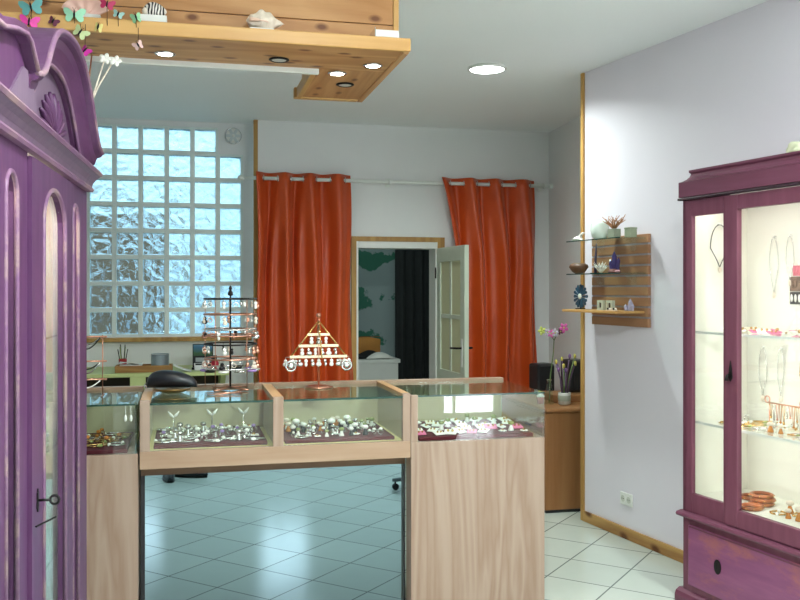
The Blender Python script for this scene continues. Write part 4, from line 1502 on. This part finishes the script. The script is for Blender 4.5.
back_necklace(0.033, 1.93, 0.06, 0.22, 'silver chain necklace with pendant hanging behind the narrow side glass', m_iron, YN, PI / 2)
back_necklace(0.225, 1.86, 0.03, 0.28, 'long silver necklace hanging on the cabinet back, left behind the door', m_silver)
back_necklace(0.33, 1.86, 0.025, 0.22, 'shorter silver necklace hanging on the cabinet back, right behind the door', m_silver)
back_necklace(0.15, 1.30, 0.028, 0.25, 'silver necklace hanging under the upper shelf behind narrow side glass', m_silver)
back_necklace(0.27, 1.30, 0.022, 0.24, 'silver necklace hanging on the back below the upper shelf, left behind the door', m_silver)
back_necklace(0.42, 1.30, 0.028, 0.22, 'gold necklace hanging on the back below the upper shelf, right behind the door', m_gold)

t = thing('earring_card_display', 'hanging strip of pink, brown and black earring cards behind the cabinet door', 'earring cards', cab_at(0.37, 0.39, 1.52), RZR)
for z0, z1, m in ((0.14, 0.19, plain('pink_beads', C(216, 120, 134), 0.5, var=0.2, scale=60)), (0.065, 0.135, plain('brown_beads', C(120, 96, 80), 0.5, var=0.4, scale=60)), (0.0, 0.06, plain('dark_beads', C(60, 54, 54), 0.5, var=0.5, scale=50))):
    c = B().box(-0.045 if z0 < 0.1 else -0.025, 0.055, -0.006, -0.002, z0, z1).build('card', m, t)
    for k in range(4):
        B().ball((-0.030 + 0.024 * k if z0 < 0.1 else -0.015 + 0.020 * k, -0.010, (z0 + z1) / 2), 0.008, 0.004, 0.02, 8).build('earring', m_pearl if z0 < 0.05 else m, c, smooth=True)
B().box(-0.002, 0.002, -0.002, 0.0045, 0.0, 0.21).build('hanger', m_white, t)

# pale shell on top of the cabinet


def conch(name, label, loc, rz, L, m, group=None):
    t = thing(name, label, 'shell', loc, rz, group)

    def f(u, v):
        a = 2 * PI * v
        r = L * 0.30 * (math.sin(PI * min(1, u * 1.02)) ** 0.8) * (1.25 - 0.75 * u) * (1 + 0.10 * math.sin(22 * u) + 0.10 * math.sin(5 * a + 9 * u))
        r = max(r, 0.001)
        return ((u - 0.42) * L, r * math.cos(a), max(0.0005, L * 0.20 + r * math.sin(a)))
    B().grid(f, 36, 24).build('whorl', m, t, smooth=True)
    b = B()
    b.grid(lambda u, v: (L * (-0.36 + 0.55 * u), -L * 0.17 - L * 0.16 * v * math.sin(PI * u), L * (0.24 - 0.10 * v)), 12, 4)
    b.build('lip', plain('pinkish_shell_lip', C(226, 190, 170), 0.35), t, smooth=True, solid=0.004)
    for k in range(4):
        B().tube([(L * (0.0 + 0.13 * k), 0, L * (0.42 - 0.06 * k)), (L * (0.02 + 0.13 * k), 0, L * (0.50 - 0.07 * k))], [L * 0.03, 0.001], 8).build('knob', m, t, smooth=True)
    return t


conch('conch_shell', 'pale green conch shell lying on top of the plum cabinet', cab_at(0.53, 0.22, 2.1995), RZR + 2.6, 0.17, plain('greenish_shell', C(206, 208, 176), 0.5, var=0.15, scale=20, bump=0.3))

# ------------------------------------------------------------------ slatted wall shelf on the right wall
def wall_at(tt, off, z):
    return MR @ Vector((tt, -off, z))


m_slat = wood('oak_slat', C(172, 128, 94), C(146, 102, 72), 'x', 0.45, rings=4)


def slat_shelf():
    t = thing('slatted_wall_shelf', 'wooden slat board with three shelves fixed to the right wall', 'wall shelf', wall_at(0.141, 0.0305, 1.355), RZR)
    W, H = 0.60, 0.588
    n = 9
    for k in range(n):
        z = k * H / n
        B().box(0, W, 0.006, 0.029, z + 0.002, z + H / n - 0.010).build('slat', m_slat, t, bevel=0.002)
        if k:
            B().box(0.001, W - 0.001, 0.010, 0.029, z - 0.0095, z + 0.0015).build('groove_strip', plain('aluminium_strip', C(176, 170, 176), 0.35, 0.6), t)
    for z, nm in ((0.549, 'upper'), (0.332, 'middle')):
        s = B().box(-0.01, W - 0.02, -0.185, 0.0055, z, z + 0.007).build('glass_shelf', m_glassg, t)
        B().box(-0.01, W - 0.02, -0.187, -0.1851, z, z + 0.007).build('glass_edge', m_glassedge, s)
        for x in (0.12, 0.46):
            B().prism([(0.0055, z - 0.0005), (0.0055, z - 0.07), (-0.004, z - 0.07), (-0.05, z - 0.006), (-0.05, z - 0.0005)], x - 0.03, x + 0.03, 'yz').build('clear_bracket', m_glass, s)
    B().box(-0.02, W - 0.03, -0.215, 0.0055, 0.088, 0.104).build('wooden_shelf', m_pinelip, t, bevel=0.003)
    return t


slat_shelf()
U, Mi, Lo = 1.355 + 0.5565, 1.355 + 0.3395, 1.355 + 0.1045


def sh(tt, z, off=0.13):
    return wall_at(tt, off, z)


t = thing('white_vase', 'rounded translucent white vase on the upper glass shelf of the slat board', 'vase', sh(0.39, U))
B().lathe([(0.03, 0), (0.052, 0.02), (0.060, 0.06), (0.056, 0.10), (0.044, 0.118), (0.040, 0.112), (0.05, 0.07), (0.02, 0.008)], seg=24).build('body', plain('milky_glass', C(222, 232, 222), 0.25), t, smooth=True)
B().ring((0, 0, 0.117), 0.042, 0.0025, 'z', 24, 6).build('rim', m_white, t, smooth=True)
t = thing('white_shell', 'small white shell at the left end of the upper glass shelf', 'shell', sh(0.16, U, 0.15), RZR)
B().grid(lambda u, v: (0.11 * (u - 0.5), 0.03 * math.sin(PI * u) ** 0.7 * math.cos(2 * PI * v), 0.0005 + 0.022 * math.sin(PI * u) ** 0.7 * (0.4 + 0.6 * u) * (1 + math.sin(2 * PI * v))), 18, 14).build('body', m_pearl, t, smooth=True)
B().tube([(0.03, 0, 0.03), (0.06, 0, 0.05), (0.085, 0, 0.052)], [0.012, 0.007, 0.002], 8).build('spire', m_pearl, t, smooth=True)


def coral(name, label, loc, rz, S, m, seed, n=12, base=None, upright=0.4, zoff=0.0):
    rnd = random.Random(seed)
    t = thing(name, label, 'coral', loc, rz)
    if base:
        B().box(-base[0] / 2, base[0] / 2, -base[1] / 2, base[1] / 2, 0, base[2]).build('base_block', plain('grey_stone', C(138, 144, 124), 0.7, var=0.12, scale=30), t, bevel=0.003)
        zoff = base[2] - 0.004
    b = B()
    for k in range(n):
        a = 2 * PI * k / n + rnd.uniform(-0.2, 0.2)
        e = rnd.uniform(0.1, upright)
        L = S * rnd.uniform(0.65, 1.0)
        p0 = Vector((0, 0, zoff))
        p1 = Vector((math.cos(a) * L * 0.5, math.sin(a) * L * 0.35, zoff + S * 0.28 + e * L * 0.3))
        p2 = Vector((math.cos(a + 0.25) * L, math.sin(a + 0.25) * L * 0.6, zoff + S * 0.38 + e * L))
        b.tube([p0, p1, p2], [S * 0.05, S * 0.035, S * 0.015], 6)
        p3 = Vector((math.cos(a - 0.4) * L * 0.85, math.sin(a - 0.4) * L * 0.5, zoff + S * 0.30 + e * L * 1.3))
        b.tube([p1, p3], [S * 0.03, S * 0.014], 6)
    b.build('branches', m, t, smooth=True)
    return t


coral('branch_coral', 'brown branching coral on a grey block, upper glass shelf', sh(0.545, U), RZR, 0.115, plain('brown_coral', C(170, 120, 84), 0.6), 4, 14, base=(0.07, 0.05, 0.06), upright=0.5)
t = thing('stone_box', 'small grey green stone box at the right end of the upper glass shelf', 'box', sh(0.525 + 0.02, U, 0.05), RZR)
t.location = sh(0.672, U, 0.10)
B().box(-0.030, 0.030, -0.025, 0.025, 0, 0.05).build('body', plain('green_stone', C(140, 148, 124), 0.7, var=0.1, scale=30), t, bevel=0.003)
B().box(-0.032, 0.032, -0.027, 0.027, 0.0501, 0.062).build('lid', plain('green_stone', C(140, 148, 124), 0.7), t, bevel=0.003)

t = thing('brown_shell_bowl', 'dark brown shell bowl at the left end of the middle glass shelf', 'bowl', sh(0.145, Mi), RZR)
B().lathe([(0.025, 0.0), (0.05, 0.012), (0.078, 0.045), (0.070, 0.062), (0.045, 0.070), (0.035, 0.066), (0.06, 0.045), (0.02, 0.012)], seg=22, sy=0.75).build('body', plain('dark_brown_shell', C(92, 62, 42), 0.5, var=0.3, scale=28, bump=0.5), t, smooth=True)
B().ring((0, 0, 0.064), 0.052, 0.006, 'z', 22, 6, 1.0, 0.75).build('rim', plain('light_brown_shell', C(140, 104, 74), 0.5), t, smooth=True)
coral('white_coral', 'white coral tuft in the middle of the middle glass shelf', sh(0.40, Mi), RZR, 0.07, m_pearl, 8, 16, upright=0.9)
t = thing('amethyst_cluster', 'dark purple amethyst point cluster on the middle glass shelf', 'crystal', sh(0.545, Mi), RZR)
ma = plain('amethyst', C(70, 60, 110), 0.2, var=0.2, scale=30)
for k, (x, y, h, r, lean) in enumerate(((0, 0, 0.125, 0.020, 0), (0.02, 0.005, 0.085, 0.015, 0.25), (-0.02, -0.004, 0.075, 0.015, -0.25), (0.004, -0.018, 0.055, 0.012, 0.05))):
    B().tube([(x, y, 0.012), (x + lean * h * 0.7, y, 0.012 + h * 0.75), (x + lean * h, y, 0.012 + h)], [r, r * 0.85, 0.001], 6).build('point', ma, t)
B().lathe([(0.035, 0), (0.042, 0.008), (0.03, 0.024), (0.01, 0.028)], seg=12).build('matrix', plain('reddish_rock', C(120, 76, 70), 0.7, var=0.2, scale=40), t)
t = thing('dark_feather_stick', 'tall thin dark blue incense holder leaning at the left of the slat board', 'incense holder', sh(0.235, Mi, 0.06), RZR)
B().box(-0.03, 0.03, -0.02, 0.02, 0, 0.006).build('foot', m_iron, t)
B().tube([(0, 0, 0.005), (0.004, 0.0, 0.10), (0.012, 0.0, 0.20)], [0.010, 0.008, 0.004], 8).build('stem', plain('dark_blue_lacquer', C(50, 46, 76), 0.3), t, smooth=True)
t = thing('pink_pebble', 'small pink crystal lying beside the amethyst cluster', 'crystal', sh(0.62, Mi, 0.16), RZR)
B().tube([(-0.02, 0, 0.009), (0.0, 0, 0.011), (0.022, 0, 0.009)], [0.006, 0.009, 0.004], 6).build('crystal', plain('rose_quartz', C(206, 150, 160), 0.3), t)

t = thing('starburst_fan', 'dark teal starburst shell fan at the left of the wooden shelf', 'ornament', sh(0.165, Lo), RZR)
ms = plain('dark_teal_shell', C(34, 70, 92), 0.3, var=0.3, scale=30)
for k in range(16):
    a = 2 * PI * k / 16
    B().prism([(0.014 * math.cos(a - 0.16), 0.085 + 0.014 * math.sin(a - 0.16)), (0.074 * math.cos(a - 0.14), 0.085 + 0.074 * math.sin(a - 0.14)), (0.082 * math.cos(a), 0.085 + 0.082 * math.sin(a)), (0.074 * math.cos(a + 0.14), 0.085 + 0.074 * math.sin(a + 0.14)), (0.014 * math.cos(a + 0.16), 0.085 + 0.014 * math.sin(a + 0.16))], -0.004 if k % 2 else -0.001, 0.004 if k % 2 else 0.007).build('blade', ms, t, bevel=0.001)
B().ball((0, -0.004, 0.085), 0.02, 0.008, 0.02).build('centre', m_pearl, t, smooth=True)
B().box(-0.03, 0.03, -0.02, 0.02, 0.0, 0.006).build('foot', m_iron, t)


def little_frame():
    t = thing('photo_cube_frame', '', 'picture frame')
    b = B()
    for x0, x1, z0, z1 in ((-0.031, -0.016, 0, 0.062), (0.016, 0.031, 0, 0.062), (-0.016, 0.016, 0, 0.015), (-0.016, 0.016, 0.047, 0.062)):
        b.box(x0, x1, -0.012, 0.012, z0, z1)
    b.build('frame', plain('pale_sage_frame', C(196, 202, 184), 0.5), t)
    B().box(-0.016, 0.016, -0.002, 0.004, 0.015, 0.047).build('picture', plain('dark_agate', C(52, 36, 34), 0.3, var=0.4, scale=40), t)
    return t


lk = Kit(little_frame)
lk.put(sh(0.405, Lo), RZR, 'small pale square frame with dark picture, left of two on wooden shelf', 'small frames on the wooden shelf')
lk.put(sh(0.505, Lo), RZR, 'small pale square frame with dark picture, right of two on wooden shelf', 'small frames on the wooden shelf')
t = thing('crystal_cluster', 'pale lilac crystal cluster at the right end of the wooden shelf', 'crystal', sh(0.635, Lo, 0.12), RZR)
t.location = sh(0.655, Lo, 0.09)
for x, y, h, r in ((0, 0, 0.075, 0.016), (-0.024, -0.01, 0.04, 0.014), (0.022, -0.005, 0.045, 0.013)):
    B().tube([(x, y, 0.0), (x * 1.3, y, h * 0.7), (x * 1.5, y, h)], [r, r * 0.9, 0.001], 6).build('point', plain('lilac_crystal', C(170, 164, 190), 0.25), t)
t = thing('tumbled_stone', 'row of small dark stones glued to a strip on the wooden shelf', 'stones', sh(0.575, Lo, 0.17), RZR)
B().box(-0.05, 0.05, -0.01, 0.01, 0, 0.004).build('strip', m_shell, t)
for k in range(5):
    B().ball((-0.04 + 0.02 * k, 0, 0.010), 0.009, 0.007, 0.008, 8).build('stone', [m_iron, m_pearl, m_shell][k % 3], t, smooth=True)

# ------------------------------------------------------------------ double socket on the right wall
t = thing('wall_socket', 'white double wall socket low on the right wall', 'socket', wall_at(0.50, 0.0, 0.253), RZR)
B().box(-0.062, 0.062, -0.010, -0.0002, -0.040, 0.040).build('plate', m_white, t, bevel=0.003)
for s in (-1, 1):
    o = B().tube([(s * 0.029, -0.0105, 0), (s * 0.029, -0.012, 0)], 0.021, 20).build('outlet', plain('ivory_plastic', C(200, 202, 190), 0.4), t)
    for q in (-1, 1):
        B().tube([(s * 0.029 + q * 0.008, -0.0121, 0), (s * 0.029 + q * 0.008, -0.0128, 0)], 0.003, 8).build('pin_hole', m_iron, o)

# ------------------------------------------------------------------ desk in the recess on the right
t = thing('corner_desk', 'beech veneer desk with drawers in the recess right of the curtain', 'desk', (2.49, 5.935, 0))
B().box(0.0, 0.60, 0.03, 0.95, 0.02, 0.715).build('pedestal', m_desk, t, bevel=0.006)
B().box(-0.005, 0.61, 0.0, 0.98, 0.7155, 0.745).build('top', m_desk, t, bevel=0.012)
B().box(0.01, 0.59, 0.035, 0.93, 0.0, 0.0199).build('plinth', m_black, t)
for z0, z1 in ((0.04, 0.26), (0.27, 0.48), (0.49, 0.70)):
    d = B().box(-0.012, -0.0001, 0.06, 0.57, z0, z1).build('drawer', m_desk, t, bevel=0.003)
    B().box(-0.024, -0.0121, 0.26, 0.36, (z0 + z1) / 2 - 0.006, (z0 + z1) / 2 + 0.006).build('drawer_pull', m_iron, d)
B().box(0.20, 0.60, 0.30, 0.62, 0.7455, 0.80).build('riser', m_desk, t, bevel=0.008)
DT = 0.7455


def speaker():
    t = thing('desk_speaker', '', 'speaker')
    B().box(-0.082, 0.082, -0.07, 0.07, 0, 0.25).build('cabinet', m_black, t, bevel=0.02)
    B().box(-0.07, 0.07, -0.074, -0.0705, 0.02, 0.23).build('grille', m_blackfab, t)
    return t


kk = Kit(speaker)
kk.put((2.80, 6.78, DT), 0.25, 'black desk speaker beside the foot of the right orange curtain', 'black speakers on the corner desk')
kk.put((2.93, 6.45, 0.8005), 0.3, 'black desk speaker half hidden behind the wooden wall corner trim', 'black speakers on the corner desk')

t = thing('flower_pot', 'pale pot of purple stems and yellow buds on the corner desk', 'potted flowers', (2.72, 6.23, DT))
t.location = (2.71, 6.13, DT)
B().lathe([(0.036, 0), (0.046, 0.01), (0.046, 0.085), (0.043, 0.09), (0.040, 0.08), (0.03, 0.02)], seg=22).build('pot', plain('pale_glaze', C(196, 196, 188), 0.35), t, smooth=True)
B().lathe([(0.0465, 0.03), (0.0472, 0.034), (0.0472, 0.066), (0.0465, 0.07)], seg=22).build('label_band', plain('grey_green_band', C(150, 156, 140), 0.5), t, smooth=True)
rnd = random.Random(2)
msm = plain('purple_stem', C(96, 74, 100), 0.5)
mgs = plain('green_stem', C(96, 120, 66), 0.5)
for k in range(9):
    a = 2 * PI * k / 9
    rx, hz = rnd.uniform(0.02, 0.085), rnd.uniform(0.24, 0.36)
    pts = [(0.012 * math.cos(a), 0.012 * math.sin(a), 0.02), (rx * 0.5 * math.cos(a), rx * 0.5 * math.sin(a), hz * 0.6), (rx * math.cos(a), rx * math.sin(a), hz)]
    s_ = B().tube(pts, [0.006, 0.005, 0.004], 6).build('stem', msm if k % 3 else mgs, t, smooth=True)
    B().ball(pts[-1], 0.011, 0.011, 0.019, 8).build('bud', plain('violet_bud', C(122, 88, 140), 0.5) if k % 2 else plain('yellow_bud', C(190, 180, 80), 0.5), s_, smooth=True)


def orchid():
    t = thing('orchid', 'pink orchid spray arching out of a slim vase on the corner desk', 'orchid', (2.62, 6.20, DT))
    B().lathe([(0.03, 0), (0.036, 0.01), (0.025, 0.10), (0.014, 0.16), (0.018, 0.18), (0.012, 0.165)], seg=18).build('vase', m_glassg, t, smooth=True)
    pts = [(0, 0, 0.01), (0.01, 0, 0.20), (0.03, -0.01, 0.38), (0.03, -0.02, 0.47), (-0.01, -0.03, 0.52), (-0.06, -0.04, 0.535)]
    B().tube(pts, [0.004, 0.004, 0.0035, 0.003, 0.003, 0.002], 6).build('stem', mgs, t, smooth=True)
    B().tube([(0.03, -0.02, 0.47), (0.06, -0.03, 0.525), (0.10, -0.03, 0.555)], [0.003, 0.003, 0.002], 6).build('stem', mgs, t, smooth=True)
    pk = plain('orchid_pink', C(214, 96, 168), 0.5)
    pw = plain('orchid_pale', C(196, 186, 200), 0.5)
    yl = plain('orchid_yellow', C(178, 186, 90), 0.5)
    for (x, z, m, S) in ((0.10, 0.56, pk, 0.030), (0.072, 0.535, plain('orchid_dark', C(90, 26, 60), 0.5), 0.02), (0.03, 0.525, pw, 0.026), (0.0, 0.52, pk, 0.024), (-0.03, 0.53, pw, 0.024), (-0.07, 0.54, yl, 0.026)):
        b = B()
        for k in range(5):
            a = 2 * PI * k / 5 + x * 9
            b.ball((x + S * 0.7 * math.cos(a), -0.035, z + S * 0.7 * math.sin(a)), S * 0.62, S * 0.18, S * 0.42, 8, Matrix.Rotation(-a, 4, 'Y'))
        fl = b.build('flower', m, t, smooth=True)
        B().ball((x, -0.042, z), S * 0.25, seg=8).build('flower_heart', yl, fl, smooth=True)
    return t


orchid()
t = thing('red_cup', 'small red cup with white lid on the corner desk', 'cup', (2.56, 6.22, DT))
B().lathe([(0.022, 0), (0.028, 0.05), (0.026, 0.05), (0.018, 0.006)], seg=16).build('cup', plain('red_cup_paint', C(150, 44, 40), 0.4), t, smooth=True)
B().lathe([(0.029, 0.0502), (0.029, 0.06), (0.01, 0.075), (0.004, 0.08)], seg=16).build('lid', m_white, t, smooth=True)

# ------------------------------------------------------------------ swivel stool on the customers' side
t = thing('swivel_stool', 'grey five star swivel stool on castors, seen in the mirror under the double case', 'stool', (1.875, 1.88, 0))
mg = plain('grey_metal_base', C(120, 126, 130), 0.4, 0.5)
for k in range(5):
    a = PI + 0.05 + 2 * PI * k / 5
    c, s = math.cos(a), math.sin(a)
    L = B().tube([(c * 0.03, s * 0.03, 0.095), (c * 0.27, s * 0.27, 0.078)], [0.022, 0.013], 8).build('leg', mg, t)
    h = B().tube([(c * 0.245, s * 0.245, 0.07), (c * 0.245, s * 0.245, 0.04)], 0.008, 8).build('castor_fork', m_black, L)
    B().tube([(c * 0.245 - s * 0.014, s * 0.245 + c * 0.014, 0.0275), (c * 0.245 + s * 0.014, s * 0.245 - c * 0.014, 0.0275)], 0.027, 14).build('castor', m_black, L, bevel=0.003)
B().cyl((0, 0, 0.09), 0.025, 0.34, 14).build('column', m_chrome, t)
B().lathe([(0.05, 0.43), (0.19, 0.44), (0.20, 0.47), (0.17, 0.50), (0.02, 0.505)], seg=28).build('seat', m_blackfab, t, smooth=True)

# ------------------------------------------------------------------ the dim corridor behind the door
t = thing('low_white_chest', 'low white chest standing in the dim room behind the doorway', 'chest', (1.90, 9.62, 0))
B().box(-0.38, 0.33, -0.25, 0.30, 0.0, 0.80).build('body', m_white, t, bevel=0.004)
B().box(-0.40, 0.35, -0.27, 0.32, 0.8001, 0.84).build('lid', m_white, t, bevel=0.004)
t = thing('yellow_cushion', 'ochre cushion leaning on the white chest in the dim room', 'cushion', (1.93, 9.70, 0.8425), 0.1)
B().grid(lambda u, v: ((u - 0.5) * 0.36, 0.045 * math.sin(PI * u) ** 0.5 * math.cos(2 * PI * v), 0.11 + 0.11 * math.sin(2 * PI * v) * (0.75 + 0.25 * math.sin(PI * u))), 16, 16).build('pad', plain('ochre_cloth', C(190, 130, 60), 0.8), t, smooth=True)
B().tube([((k / 10 - 0.5) * 0.35, -0.001, 0.222) for k in range(11)], 0.004, 6).build('piping', plain('brown_piping', C(130, 86, 40), 0.8), t, smooth=True)
t = thing('dark_cloth_bag', 'crumpled black and white cloth lying in front of the ochre cushion', 'cloth', (1.90, 9.50, 0.8425))
B().grid(lambda u, v: ((u - 0.5) * 0.5, (v - 0.5) * 0.2, 0.05 * math.sin(PI * u) * math.sin(PI * v) * (1.2 + 0.6 * math.sin(9 * u + 4 * v)) + 0.004), 24, 12).build('dark_cloth', m_blackfab, t, smooth=True, solid=0.004)
B().grid(lambda u, v: ((u - 0.5) * 0.3 + 0.14, (v - 0.5) * 0.16 - 0.045, 0.06 * math.sin(PI * u) * math.sin(PI * v) + 0.008), 16, 10).build('white_cloth', m_pearl, t, smooth=True, solid=0.004)
t = thing('dark_curtain', 'dark grey curtain hanging in the dim room behind the doorway', 'curtain', (2.66, 9.93, 0))
B().grid(lambda u, v: ((u - 0.5) * 0.66, 0.03 * math.sin(2 * PI * 6 * u + 0.6 * v), 0.02 + 2.50 * v), 90, 8).build('drape', plain('dark_grey_cloth', C(50, 54, 54), 0.9), t, smooth=True, solid=0.003)
B().cyl((-0.36, 0.0, 2.54), 0.014, 0.74, 10, 'x').box(-0.30, -0.27, 0.0, 0.069, 2.528, 2.552).box(0.27, 0.30, 0.0, 0.069, 2.528, 2.552).build('rail', m_white, t)

# ------------------------------------------------------------------ shells, blocks and paper butterflies on the soffit
LZ = SZ + 0.0205


def ledge(x, y=3.80):
    return (x, y, LZ)


t = thing('white_block', 'low white block under the spiky pale conch shell', 'block', ledge(0.315, 3.79))
B().box(-0.05, 0.05, -0.035, 0.035, 0, 0.058).build('block', m_white, t, bevel=0.003)
conch('conch_shell', 'spiky pale conch shell lying on the ledge of the pine canopy', (0.318, 3.79, LZ + 0.0585), 0.1, 0.16, m_shell)
t = thing('white_block', 'small white block at the right end of the pine canopy ledge', 'block', ledge(0.845, 3.79))
B().box(-0.052, 0.052, -0.04, 0.04, 0, 0.082).build('block', m_white, t, bevel=0.003)
B().box(-0.054, -0.0521, -0.04, 0.04, 0, 0.09).build('end_plate', m_chrome, t)
t = thing('white_block', 'small white block under the black and white striped shell', 'block', ledge(-0.122, 3.79))
B().box(-0.055, 0.055, -0.045, 0.045, 0, 0.078).build('block', m_white, t, bevel=0.003)
t = thing('striped_shell', 'black and white striped shell on a white block on the canopy ledge', 'shell', (-0.115, 3.79, LZ + 0.0785))
st = NT('striped_shell_black_white')
tcs = st.n('ShaderNodeTexCoord')
wv = st.n('ShaderNodeTexWave', {'Vector': tcs.outputs['Object'], 'Scale': 26.0, 'Distortion': 5.0, 'Detail': 1.0})
st.bsdf(st.ramp(wv.outputs[1], [(0.45, C(24, 22, 24)), (0.55, C(220, 214, 206))]), 0.35)


def shf(u, v):
    a = 2 * PI * v
    r = 0.040 * math.sin(PI * u) ** 0.6 * (1.1 - 0.4 * u)
    return ((u - 0.5) * 0.095, 0.8 * r * math.cos(a), max(0.0004, 0.026 + r * math.sin(a)))


B().grid(shf, 24, 20).build('whorl', st.m, t, smooth=True)
B().ball((-0.036, -0.012, 0.020), 0.014, 0.012, 0.016).build('mouth', m_shell, t, smooth=True)
t = thing('white_block', 'small white block under the pale pink fan shell', 'block', ledge(-0.372, 3.79))
B().box(-0.05, 0.05, -0.04, 0.04, 0, 0.065).build('block', m_white, t, bevel=0.003)
t = thing('pink_fan_shell', 'pale pink fan shell standing on a white block on the canopy ledge', 'shell', (-0.385, 3.80, LZ + 0.0655))


def fan(u, v):
    a = PI * (0.12 + 0.76 * u)
    r = 0.012 + 0.075 * v
    return (r * math.cos(a) * 1.1, 0.02 * math.sin(PI * v) + 0.004 * math.sin(26 * u), 0.001 + r * math.sin(a) * 0.95)


B().grid(fan, 48, 10).build('fan', plain('pale_pink_shell', C(226, 186, 172), 0.5, var=0.08), t, smooth=True, solid=0.004)
B().ball((0, 0.004, 0.010), 0.02, 0.012, 0.0095).build('hinge', m_shell, t, smooth=True)


def butterfly(x, z, w, col, body, label, ang=0.0, fold=0.5):
    """a paper butterfly clipped by a short wire to the front lip of the canopy"""
    y = 3.655
    t = thing('paper_butterfly', label, 'butterfly ornament', (x, y, z), 0, 'paper butterflies on the canopy')
    R = Matrix.Rotation(ang, 4, 'Y')
    b = B().tube([R @ Vector((0, 0, -0.35 * w)), R @ Vector((0, 0, 0)), R @ Vector((0, 0, 0.35 * w))], [0.002, 0.0045, 0.0025], 6)
    b.tube([R @ Vector((0, 0, 0.33 * w)), R @ Vector((0.12 * w, -0.004, 0.6 * w))], 0.0008, 4)
    b.tube([R @ Vector((0, 0, 0.33 * w)), R @ Vector((-0.12 * w, -0.004, 0.6 * w))], 0.0008, 4)
    b.build('body', body, t, smooth=True)
    out = [(0.0, 0.0), (0.18, 0.30), (0.55, 0.62), (0.92, 0.68), (1.0, 0.48), (0.88, 0.16), (0.70, 0.02), (0.80, -0.14), (0.78, -0.40), (0.58, -0.56), (0.34, -0.50), (0.12, -0.22)]
    for s in (-1, 1):
        M = R @ Matrix.Rotation(s * fold, 4, 'Z')
        B().prism([(s * u * w, v * w) for u, v in out], -0.001, 0.001, 'xz', M).build('wing', col, t)
    zl = SZ + 0.022
    B().tube([(0, 0.003, 0), (0, 0.012, (zl - z) * 0.5), (0, 0.0195, zl - z)], 0.0012, 5).build('wire', m_iron, t)
    return t


def paper(name, r, g, b_):
    return plain(name, C(r, g, b_), 0.6, var=0.12, scale=30)


for x, z, w, col, bd, lab, an, fo in [
    (-0.573, 2.612, 0.040, paper('hot_pink_paper', 226, 66, 160), m_iron, 'hot pink paper butterfly above the corner block of the purple armoire', 0.1, 0.35),
    (-0.566, 2.668, 0.048, paper('teal_paper', 92, 158, 156), m_iron, 'large teal paper butterfly above the hot pink one', -0.2, 0.4),
    (-0.487, 2.621, 0.026, paper('maroon_paper', 92, 26, 56), m_iron, 'dark maroon paper butterfly above the crest of the armoire', 0.5, 0.7),
    (-0.410, 2.650, 0.045, paper('mint_paper', 150, 204, 170), m_iron, 'mint green paper butterfly in front of the pink fan shell', 0.0, 0.4),
    (-0.249, 2.664, 0.024, paper('grey_mint_paper', 140, 176, 168), m_iron, 'small grey green paper butterfly left of the striped shell', 0.3, 0.5),
    (-0.182, 2.657, 0.032, paper('light_green_paper', 150, 206, 160), m_iron, 'light green paper butterfly beside the striped shell', -0.3, 0.9),
    (-0.389, 2.585, 0.036, paper('sage_paper', 186, 198, 146), m_iron, 'sage green paper butterfly below the mint green one', 0.6, 0.6),
    (-0.323, 2.610, 0.030, paper('pale_yellow_paper', 214, 202, 130), m_iron, 'pale yellow paper butterfly below the pink fan shell', 0.2, 1.0),
    (-0.371, 2.517, 0.030, paper('magenta_paper', 196, 40, 150), m_iron, 'magenta paper butterfly just right of the armoire crest', 0.7, 0.9),
    (-0.174, 2.549, 0.028, paper('pale_pink_paper', 222, 186, 180), m_iron, 'pale pink paper butterfly under the canopy near the lit spotlight', -0.5, 0.8),
    (-0.290, 2.700, 0.032, paper('crimson_paper', 170, 30, 80), m_iron, 'crimson paper butterfly at the top edge, high on the canopy boards', 0.2, 0.4),
]:
    butterfly(x, z, w, col, bd, lab, an, fo)


# black shoes standing on the customers' side, seen in the mirror
def shoe():
    t = thing('black_shoe', '', 'shoe')

    def f(u, v):
        L = -0.14 + 0.28 * u
        w = 0.045 * (math.sin(PI * min(1, max(0, u * 0.94 + 0.03))) ** 0.45)
        top = 0.10 - 0.055 * min(1, max(0, (u - 0.25) / 0.4))
        top *= math.sin(PI * min(1, max(0.0, u * 0.96 + 0.02))) ** 0.35
        th = PI * v
        return (L, w * math.cos(th), 0.018 + top * math.sin(th))
    B().grid(f, 24, 12).build('upper', m_black, t, smooth=True, solid=0.003)
    out = [(-0.14 + 0.28 * k / 20, 0.048 * math.sin(PI * min(1, max(0, k / 20 * 0.94 + 0.03))) ** 0.45) for k in range(21)]
    B().prism([(x, y) for x, y in out] + [(x, -y) for x, y in reversed(out)], 0, 0.018, 'xy').build('sole', m_iron, t, bevel=0.002)
    return t


sk = Kit(shoe)
sk.put((-0.125, 1.06, 0.0005), 1.45, 'black shoe in the mirror under the double case, the left one, pointing forward', 'black shoes seen in the mirror')
sk.put((0.06, 0.99, 0.0005), 0.35, 'black shoe in the mirror under the double case, the right one, turned sideways', 'black shoes seen in the mirror')
